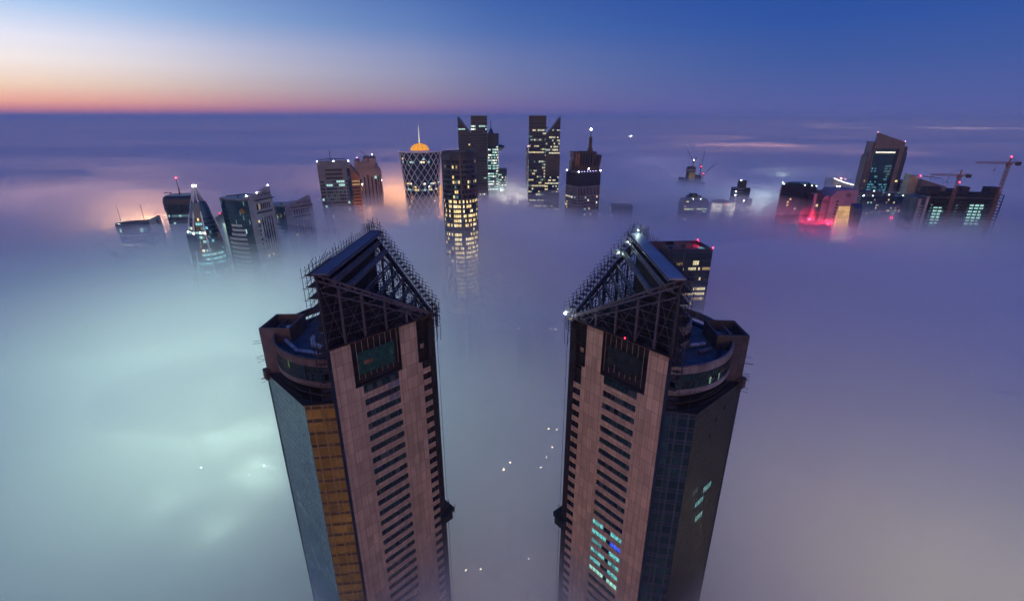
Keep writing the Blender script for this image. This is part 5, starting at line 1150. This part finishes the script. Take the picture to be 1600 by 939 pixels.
rng = random.Random(127); r, z, k = bld('small_glass_block', 'small pale glass block right of the slanted tower foot', 1420, 287, 800, 0)
P = rect(-14, 12, 0, 20); wall(r, P, 0, z, M['metal_blue']); boxp(r, 'roof_screen', M['teal_glass'], -12, 12, 1, 18, z - .1, z + 5); floors(r, P, 92, z - 1, GB, .12, rng, lit=(3, 1)); lamp_part(r, (-11, -.8, z + .4), .6, M['lamp_red'], 60, (1, .1, .2), 'warning_light')
m = MB()
for i in range(12): m.bar((-13 + i * 2.2, -.3, 90), (-13 + i * 2.2, -.3, z - 1), .4)
m.build('fin_screen', M['stone_grey'], r)
rng = random.Random(128); r, z, k = bld('brown_frame_tower', 'brown stone framed building with slanted roof and blank pale screen at its foot', 1456, 283, 720, -10)
m = MB(); m.add([(-13, 0, 0), (22, 0, 0), (22, 26, 0), (-13, 26, 0), (-13, 0, z + 2), (22, 0, z - 8), (22, 26, z - 8), (-13, 26, z + 2)], [(0, 1, 5, 4), (1, 2, 6, 5), (2, 3, 7, 6), (3, 0, 4, 7), (4, 5, 6, 7), (3, 2, 1, 0)]); m.build('wall', M['stone_brown'], r)
m = MB(); m.add([(-24, 10, 60), (-13.2, 8, 60), (-13.2, 26, 60), (-24, 26, 60), (-24, 10, z + 8), (-13.2, 8, z + 3), (-13.2, 26, z + 3), (-24, 26, z + 8)], [(0, 1, 5, 4), (1, 2, 6, 5), (2, 3, 7, 6), (3, 0, 4, 7), (4, 5, 6, 7), (3, 2, 1, 0)]); m.build('cream_wing', M['cream_wall'], r)
boxp(r, 'glass_front', M['glass_blue'], -8, 22.2, -.4, .1, 60, z - 14); boxp(r, 'glass_strip', M['teal_glass'], -6, -1, -.6, -.38, 60, z - 15); boxp(r, 'pale_screen', M['screen_pale'], -22, 6, -7, -6.2, 96, z - 29); boxp(r, 'lit_window', M['white_lit'], 12, 13.4, -.7, -.35, z - 26, z - 24)
for i in range(9): boxp(r, 'window', M['glass'], -12.4, -9.6, -.2, .1, z - 14 - i * 4.2, z - 12 - i * 4.2)
barp(r, 'roof_crane', M['steel_dark'], ((2, 8, z), (2, 8, z + 6), .8), ((-22, 8, z + 7), (16, 8, z + 3.4), .9)); lamp_part(r, (-13, 6, z + 6.4), .7, M['lamp_red'], 60, (1, .1, .2), 'warning_light')

# construction block with glowing floors
rng = random.Random(129); r, z, k = bld('unfinished_block', 'broad dark unfinished block with open floors glowing mint white', 1514, 297, 610, -7); r.scale = (1.2, 1, 1)
P = rect(-34, 36, 0, 30)
wall(r, rect(-33, 35, 6, 30), 0, z - 6, M['raw_concrete'], 'core')
for q in range(20):
    zz = z - 6 - q * 3.9
    if zz < 88: break
    boxp(r, 'floor_slab', M['raw_concrete'] if q != 1 else M['concrete'], -34, 36, 0, 30, zz - .35, zz)
    if 3 <= q <= 11:
        for x0, w in ((-26, 11), (8, 17)):
            if q == 11 and x0 < 0 or q == 3 and x0 < 0: continue
            m = MB(); m.box(x0 + rng.uniform(0, 1), x0 + w * rng.uniform(.7, 1), 4.2, 5.9, zz - 3.2, zz - .7, 0); m.build('lit_room', M['mint_work'] if q < 10 else M['cool_dim'], r)
        for x in (-31, -6.5, 30.8):
            m = MB(); m.box(x, x + 1.5, .95, 1.4, zz - 2.8, zz - 1.3); m.build('lit_window', M['cool_dim'] if x < 0 else M['spandrel_pale'], r)
    m = MB(); m.box(-30 + rng.uniform(0, 3), 30, .3, .36, zz - 2.9, zz - 1.7 + rng.uniform(-.5, .5)); m.build('edge_screen', M['net_dark'], r) if q > 11 or q < 3 or q % 4 == 0 else None
boxp(r, 'end_wall', M['stone_grey'], -38, -35.5, -1, 12, 0, z - 9); boxp(r, 'end_wall', M['stone_grey'], -45, -42.6, -1, 12, 0, z - 12); wall(r, rect(-46, -35, 1, 28), 0, z - 10, M['slab_dark'], 'side_wing')
for i in range(8): boxp(r, 'window', M['spandrel_pale'], -42, -39, .4, .98, z - 22 - i * 4, z - 20 - i * 4)
for i in range(15): boxp(r, 'column', M['raw_concrete'], -33.8 + i * 4.9, -33.1 + i * 4.9, .2, .9, 40, z - 6.4)
for x0, x1, h in ((-38, -24, 8), (-13, -6, 6), (-4, 3, 9), (22, 32, 9)): wall(r, rect(x0, x1, 4, 16), z - 6.2, z - 6 + h, M['raw_concrete'], 'roof_core')
m = MB()
for _ in range(70): x = rng.uniform(-34, 35); y = rng.uniform(0, 12); q = z - 6 + (7 if -38 < x < -24 else 0); m.bar((x, y, q), (x + rng.uniform(-.3, .3), y, q + rng.uniform(1, 4)), .3)
for _ in range(20): x = rng.uniform(-34, 30); m.bar((x, 1, z - 4 + rng.uniform(0, 2)), (x + rng.uniform(3, 7), 1, z - 4 + rng.uniform(0, 2)), .3)
m.build('scaffold', M['scaffold'], r)
m = MB(); m.box(-20, -12, -3, -1, 96, 98); m.box(12, 19, -3, -1, 95, 97); m.build('site_light', M['mint_work'], r); point_light(r, (-14, -8, 104), (.8, 1, .95), 12000, 2)
def tower_crane(label, px, py, Y, jl, cl, tilt, ang, mat, base=40, w=2.0):
    loc, z = site(px, py, Y); r = thing('tower_crane', label, 'crane', loc, R(ang), 'tower cranes by the unfinished block')
    def lattice(mb, p, q, w, n, ww=.22):
        p, q = Vector(p), Vector(q); d = (q - p).normalized(); a = d.cross(Vector((0, 1, 0))).normalized() * w / 2; b = Vector((0, 1, 0)) * w / 2
        cs = [a + b, a - b, -a - b, -a + b]
        for c in cs: mb.bar(p + c, q + c, ww * 1.4)
        for i in range(n):
            for j in range(4): mb.bar(p.lerp(q, i / n) + cs[j], p.lerp(q, (i + 1) / n) + cs[(j + 1) % 4], ww)
    m = MB(); lattice(m, (0, 0, base), (0, 0, z), w, 34, .3); m.build('mast', mat, r)
    m = MB(); m.box(-2.2, 2.2, -1.8, 1.8, z - .2, z + 2.2); m.box(-3.4, -2.0, -1.2, .8, z - 1.2, z + 1.4); m.build('cab', mat, r)
    m = MB(); lattice(m, (-1.5, 0, z + 2.5), (-jl, 0, z + 2.5 + tilt * jl), 1.7, 16, .24); m.build('jib', mat, r)
    m = MB(); lattice(m, (1.5, 0, z + 2.5), (cl, 0, z + 2.5 - tilt * cl), 1.7, 6, .24); m.build('counter_jib', mat, r); m = MB(); m.box(cl - 4.6, cl + .4, -1.4, 1.4, z - .6 - tilt * cl, z + 3.4 - tilt * cl); m.build('counterweight', M['concrete_dark'], r)
    m = MB(); m.bar((0, 0, z + 2), (0, 0, z + 8.5), 1.2); m.bar((0, 0, z + 8.3), (-jl * .65, 0, z + 3.6 + tilt * jl * .65), .2); m.bar((0, 0, z + 8.3), (cl - 2, 0, z + 3.6 - tilt * cl), .2); m.build('apex', mat, r)
    m = MB(); m.bar((-jl * .38, 0, z + 1.8 + tilt * jl * .4), (-jl * .38, 0, z - 5), .22); m.box(-jl * .38 - .6, -jl * .38 + .6, -.5, .5, z - 6.4, z - 5); m.build('hook', M['steel_dark'], r)
    return r, z
r, z = tower_crane('tall orange tower crane right of the unfinished block with red top lamp', 1576, 258, 590, 46, 15, .012, 8, M['crane_orange'], 40, 2.6); lamp_part(r, (0, 0, z + 9.4), .7, M['lamp_red'], 80, (1, .1, .15), 'warning_light')
r, z = tower_crane('shorter orange tower crane standing in front of the unfinished block', 1499, 277, 604, 38, 14, .02, 4, M['crane_orange'], 40, 2.4); lamp_part(r, (1, -1.5, z - 6), .6, M['lamp_red'], 60, (1, .1, .15), 'warning_light')

# dark office block right behind the right hand unfinished tower
rng = random.Random(131); r, z, k = bld('red_lamp_block', 'dark glass office block with red roof lamps behind the tan unfinished tower', 1075, 389, 335, 4)
P = [(-24, -1), (18, -1), (18, 24), (-24, 24)]
wall(r, P, 0, z - 3, M['glass_blue']); boxp(r, 'pilaster', M['slab_dark'], -3.2, -2.2, -1.4, -1, 40, z - .5)
kf = 0; zz = z - 8
while zz > 84:
    m = MB()
    for i in range(28):
        x = -23.8 + i * 1.5; mi = 0; h = 2.1
        if kf == 1 and 19 <= i <= 21: mi, h = 1, 3.2
        elif kf == 1 and 11 <= i <= 13: mi = 2
        elif kf == 2 and (i in (14, 17, 18, 19, 20, 22) or 24 <= i <= 27 and rng.random() < .8): mi = 1 if i < 23 else 2
        elif kf == 4 and i == 23: mi = 1
        elif kf in (6, 7, 8) and 21 <= i <= 26: mi = 1 if rng.random() < .6 else 2
        elif kf in (7, 9) and 16 <= i <= 20: mi = 1 if rng.random() < .5 else 2
        m.quad((x, -1.12, zz), (x + 1.3, -1.12, zz), (x + 1.3, -1.12, zz + h), (x, -1.12, zz + h), mi)
    m.build('window_band', [M['glass'], M['warm_soft'], M['warm_dim']], r); zz -= 3.9; kf += 1
m = MB()
for i in range(29): m.bar((-24 + i * 1.5, -1.2, 40), (-24 + i * 1.5, -1.2, z - 1), .14)
m.build('mullions', M['slab_dark'], r)
parapet(r, P, z - 3, 3, .7, M['slab_dark']); m = MB(); m.box(-23, 17, .2, 23.2, z - 2.9, z - 2.5); m.build('roof', M['roof'], r)
for x, y, w, d, h in ((-19, 8, 8, 6, 2.6), (-9, 6, 7, 8, 2.0), (-3, 15, 9, 5, 3.2), (4, 12, 5, 8, 2.4), (-20, 17, 10, 5, 3), (0, 4, 3, 3, 1.6)): m = MB(); m.box(x, x + w, y, y + d, z - 2.5, z - 2.5 + h); m.bar((x + w * .3, y + d * .5, z - 2.5 + h), (x + w * .3, y + d * .5, z - 1.7 + h), 1.6, n=10); m.build('rooftop_unit', M['roof'], r)
m = MB(); m.box(13, 16.6, 2, 13, z - 2.4, z - 2.2); m.build('skylight', M['aqua_dim'], r)
for x, y in ((18, -1), (17.7, 23.5), (-23, 10), (-22.4, 12.5)): lamp_part(r, (x, y, z + .7), .38, M['lamp_red'], 7000 if x > 0 else 200, (1, .02, .06), 'warning_light', .6)

# low roof sunk in the fog, its two red lamps dyeing the fog
rng = random.Random(133); r, z, k = bld('red_lit_podium', 'low roof sunk in fog with two red lamps before the purple grey block', 1280, 349, 588, 0)
wall(r, rect(-18, 16, 0, 12), 0, z - 1.5, M['concrete_dark']); parapet(r, rect(-18, 16, 0, 12), z - 1.5, .8, .5, M['concrete_dark'])
for px, py, e_ in ((1265, 343, 4.5e4), (1293, 350, 5e4)):
    p = atY(px, py, 588.6) - r.location; barp(r, 'lamp_pole', M['steel_dark'], ((p.x, p.y, z - 1.6), (p.x, p.y, p.z - .8), .35)); lamp_part(r, p, 1.0, M['lamp_red'], e_, (1, .02, .07), 'warning_light', 1.5)

# flat block inside the fog between the two towers: a string of roof lamps
rng = random.Random(132); r, z, k = bld('fogbound_block', 'flat roofed block deep in the fog between the twin towers with roof edge lamps', 842, 511, 366, 0)
P = rect(-17, 15, 0, 36); wall(r, P, 0, 92, M['concrete_dark']); parapet(r, P, 92, 1.2, .6, M['concrete_dark'])
for px, py in ((805, 513), (829, 511), (843, 508), (861, 519), (867, 525), (872, 533), (876, 541), (804, 541), (800, 554)):
    p = atZ(px, py, 93.6); q = p - r.location; q.x = max(-16.8, min(14.8, q.x)); q.y = max(.3, min(35.6, q.y)); lamp_part(r, q, .4, M['lamp_foggy'], 0, name='roof_lamp')

# flat roofs drowned in the fog, known by the glow of their floodlights
def drowned(px, py, zr, w, d, rz, col, e, key, label):
    rng = random.Random(int(px)); p = atZ(px, py, zr); r = thing('drowned_building', label, 'building', (p.x, p.y, 0), R(rz), 'flat roofs drowned in the fog')
    P = rect(-w, w, -d, d); wall(r, P, 0, zr, M['concrete_dark']); parapet(r, P, zr, 1.1, .6, M['concrete_dark']); roof_kit(r, -w, w, -d, d, zr, rng, 4)
    for x, y in ((-w + .6, -d + .6), (w - .6, d - .6)):
        barp(r, 'lamp_pole', M['steel_dark'], ((x, y, zr), (x, y, zr + 3.2), .25)); lamp_part(r, (x, y, zr + 4.0), .45, M[key], e, col, 'floodlight', 4.0)
for a in ((640, 330, 106, 12, 10, 0, (1, .40, .10), 2.6e5, 'flood_b', 'drowned roof glowing orange at the foot of the diagrid tower'),
    (612, 318, 104, 10, 9, 10, (1, .42, .14), 2.4e5, 'flood_b', 'drowned roof glowing orange between the ornate and diagrid towers'), (238, 368, 108, 10, 9, 0, (1, .48, .22), 2.6e5, 'flood_b', 'drowned roof glowing peach between the low left tower and rounded tower'),
    (1184, 330, 110, 9, 9, 0, (.85, 1, .95), 1.0e5, 'flood_a', 'drowned roof glowing white between stepped tower and black glass block'),
    (800, 318, 112, 10, 8, 0, (1, .85, .72), .6e5, 'flood_b', 'drowned roof glowing soft white behind the gap of split towers'),
    ): drowned(*a)

# very far lit mast cluster
r, z, k = bld('far_lit_block', 'tiny far block with green white lamps alone on the fog sea', 985, 213, 2600, 0)
wall(r, rect(-5, 5, 0, 9), 0, z - 3, M['concrete_dark']); boxp(r, 'penthouse', M['concrete_dark'], 1, 5, 3, 8, z - 3.1, z + 1)
for p, mt in (((-8, -1, z), 'lamp_pink'), ((4, -1, z + 2.4), 'lamp_mintw'), ((6.5, -1, z - 1), 'lamp_mintw'), ((-1, -1, z - .5), 'lamp_white')): lamp_part(r, p, 1.6, M[mt], 2500 if mt == 'lamp_mintw' else 0, (.6, 1, .8), 'roof_lamp')

# ------------------------------------------------------------------ lamps standing in the streets under the fog
LAMPK = 1.0
def lamp_kit(mat):
    a = MB(); a.bar((0, 0, 0), (0, 0, 11.4), .34, 0, .2, n=8); a.bar((0, 0, 0), (0, 0, .8), .55, n=8); a.bar((0, 0, 11.3), (0, -1.6, 11.9), .16)
    h = MB(); h.ball((0, -1.9, 11.9), .55, 0, n=12, m=6, sz=.55)
    return a, h
LK = {}
def street_lamp(loc, key, e, col, label, group, rad=1.5, big=1.0):
    r = thing('street_lamp', label, 'street lamp', loc, 0, group)
    if key not in LK:
        a, h = lamp_kit(M[key]); pa = a.build('pole', M['steel_dark'], r); hd = h.build('lamp_head', M[key], r); LK[key] = (pa, hd)
    else:
        for src in LK[key]:
            c = src.copy(); COL.objects.link(c); c.parent = r
    point_light(r, (0, -2.0, 13.2), col, e, rad); 
    return r
MINT, COLD, GOLD, PINK, MAUVE, ORNG = (.50, 1.0, .80), (.72, .92, 1.0), (1.0, .80, .50), (1.0, .62, .50), (.85, .66, 1.0), (1.0, .45, .20)
VIS = 'street lamps seen as stars through the fog'; HID = 'street lamps glowing beneath the fog'
for px, py, key, e, col, label in ((412, 727, 'street_white', 1.5e5, COLD, 'brightest white street lamp shining through the fog left of the teal sided tower'), (391, 697, 'street_gold', 1.5e5, GOLD, 'yellow street lamp glowing through pale green fog left of the teal sided tower'),
        (314, 730, 'street_mint', 8e4, COLD, 'small white street lamp in green fog, left of the brightest one'), (389, 741, 'street_mint', 4e4, COLD, 'faint street lamp just below the brightest white lamp in green fog'), (290, 754, 'street_mint', 3e4, COLD, 'faintest and leftmost street lamp seen in the green fog'),
        (857, 669, 'street_gold', 3e4, GOLD, 'left of a pair of small lamps in the fog beside the tan tower'), (870, 671, 'street_gold', 3e4, GOLD, 'right of a pair of small lamps in the fog beside the tan tower'), (863, 698, 'street_pink', 2e4, GOLD, 'dim street lamp under the lamp pair beside the tan tower'),
        (854, 714, 'street_pink', 2e4, GOLD, 'second dim street lamp under the lamp pair beside the tan tower'), (845, 730, 'street_pink', 2e4, GOLD, 'lowest of the dim lamps curving down beside the tan tower'), (797, 722, 'street_gold', 3e4, GOLD, 'upper small lamp of two in the gap between the twin towers'),
        (787, 733, 'street_gold', 3e4, GOLD, 'lower small lamp of two in the gap between the twin towers'), (728, 890, 'street_near', 2e4, PINK, 'left lamp of the pair low in the gap beside the bronze striped tower'), (751, 888, 'street_near', 2e4, PINK, 'right lamp of the pair low in the gap beside the bronze striped tower'), (826, 872, 'street_near', 1e4, COLD, 'faint lamp low in the gap nearer the tan tower')):
    street_lamp(atZ(px, py, 12) - Vector((0, -1.9, 12)), key, e * LAMPK * .22, col, label, VIS)
NL = 2
def hidden(spots, key, e, col, label):
    for px, py, w in spots:
        p = atZ(px, py, 62 if py < 520 or px > 480 else 48); sp = 24 + .05 * p.y
        for i in range(NL if p.y < 900 else 1):
            a = 2.1 * i + px; q = Vector((p.x + sp * math.cos(a), p.y + sp * math.sin(a), 0)) if NL > 1 else Vector((p.x, p.y, 0))
            street_lamp(q, 'street_dim', e * w * LAMPK / (NL if p.y < 900 else 1), col, label, HID, 4.0)
hidden([(380, 610, 2.0), (398, 680, 1.7), (345, 640, 1.8), (315, 700, 1.1), (405, 560, .9), (250, 650, .8), (320, 580, .9), (180, 690, .4), (60, 600, .3), (140, 560, .3)], 'street_mint', 2.9e5, (.70, 1.0, .74), 'street lamp hidden in the mint green fog left of the towers')
hidden([(60, 860, .5), (250, 900, .5), (400, 880, .4), (-80, 760, .6), (420, 800, .5)], 'street_mint', .12e5, (.62, 1, .86), 'street lamp hidden in the dull green fog at lower left')
hidden([(720, 470, 1.2), (770, 440, 1.4), (650, 380, 1.3), (850, 390, 1.2), (760, 380, 1.2), (620, 360, .8), (800, 350, 1.0), (690, 360, 1.1)], 'street_pink', 1.9e5, (1.0, .74, .58), 'street lamp hidden in the pinkish grey fog before the round tower')
hidden([(740, 820, .7), (820, 900, .9), (760, 960, 1), (860, 1040, 1), (700, 1040, 1), (650, 1200, 1.2), (900, 1200, 1.2), (780, 1400, 1.5)], 'street_pink', .10e5, PINK, 'street lamp hidden in the warm fog low between the towers')
hidden([(1250, 760, .9), (1380, 830, 1.1), (1180, 880, .9), (1300, 930, 1), (1560, 780, 1), (1150, 1050, 1), (1450, 1100, 1)], 'street_pink', .13e5, (1.0, .46, .46), 'street lamp hidden in the rosy fog at lower right')
hidden([(1500, 890, 1), (1580, 930, 1), (1430, 900, .6)], 'street_gold', 1.0e5, (1.0, .9, .42), 'street lamp hidden in the yellowish fog at the lower right corner')
hidden([(1390, 420, 1.3), (1340, 410, .8), (1440, 450, .7), (1010, 350, .8)], 'street_mint', 1.3e5, (.62, .84, 1.0), 'street lamp hidden in the bluish fog before the right hand buildings')
hidden([(1250, 560, .8), (1400, 600, .8), (1550, 560, .8), (1160, 620, .7), (1500, 680, .8)], 'street_pink', .4e5, MAUVE, 'street lamp hidden in the violet fog right of the tan tower')
hidden([(80, 385, 1.0), (160, 372, .9), (20, 372, .9), (250, 345, 1.0)], 'street_pink', 9e5, (1.0, .50, .32), 'street lamp hidden in the dusky pink fog at far left')
hidden([(480, 420, 1), (300, 440, 1), (150, 430, .8), (400, 450, 1)], 'street_mint', .9e5, (.58, .80, 1), 'street lamp hidden in the pale blue fog below the left buildings')
hidden([(610, 322, 1.4), (600, 340, 1), (690, 320, 1.2)], 'street_gold', 1.1e6, ORNG, 'street lamp hidden in the orange fog beside the diagrid tower')
hidden([(1150, 262, 1.0), (1190, 266, 1.1), (1260, 262, 1.2), (1300, 272, 1), (1110, 262, .7)], 'street_gold', 2.2e6, (1.0, .42, .24), 'street lamp hidden in the far orange fog beyond the right hand buildings')
hidden([(1470, 216, 1), (1530, 218, 1.2), (1590, 220, 1.4), (1400, 213, .5), (1330, 214, .6), (1270, 214, .5)], 'street_gold', 9e6, (1.0, .55, .36), 'street lamp hidden in the far rosy streak of fog at right')
hidden([(1000, 300, 1), (1060, 310, 1), (1130, 340, 1), (1350, 345, .8)], 'street_pink', 4e5, (.92, .72, 1.0), 'street lamp hidden in the lilac fog around the low right buildings')
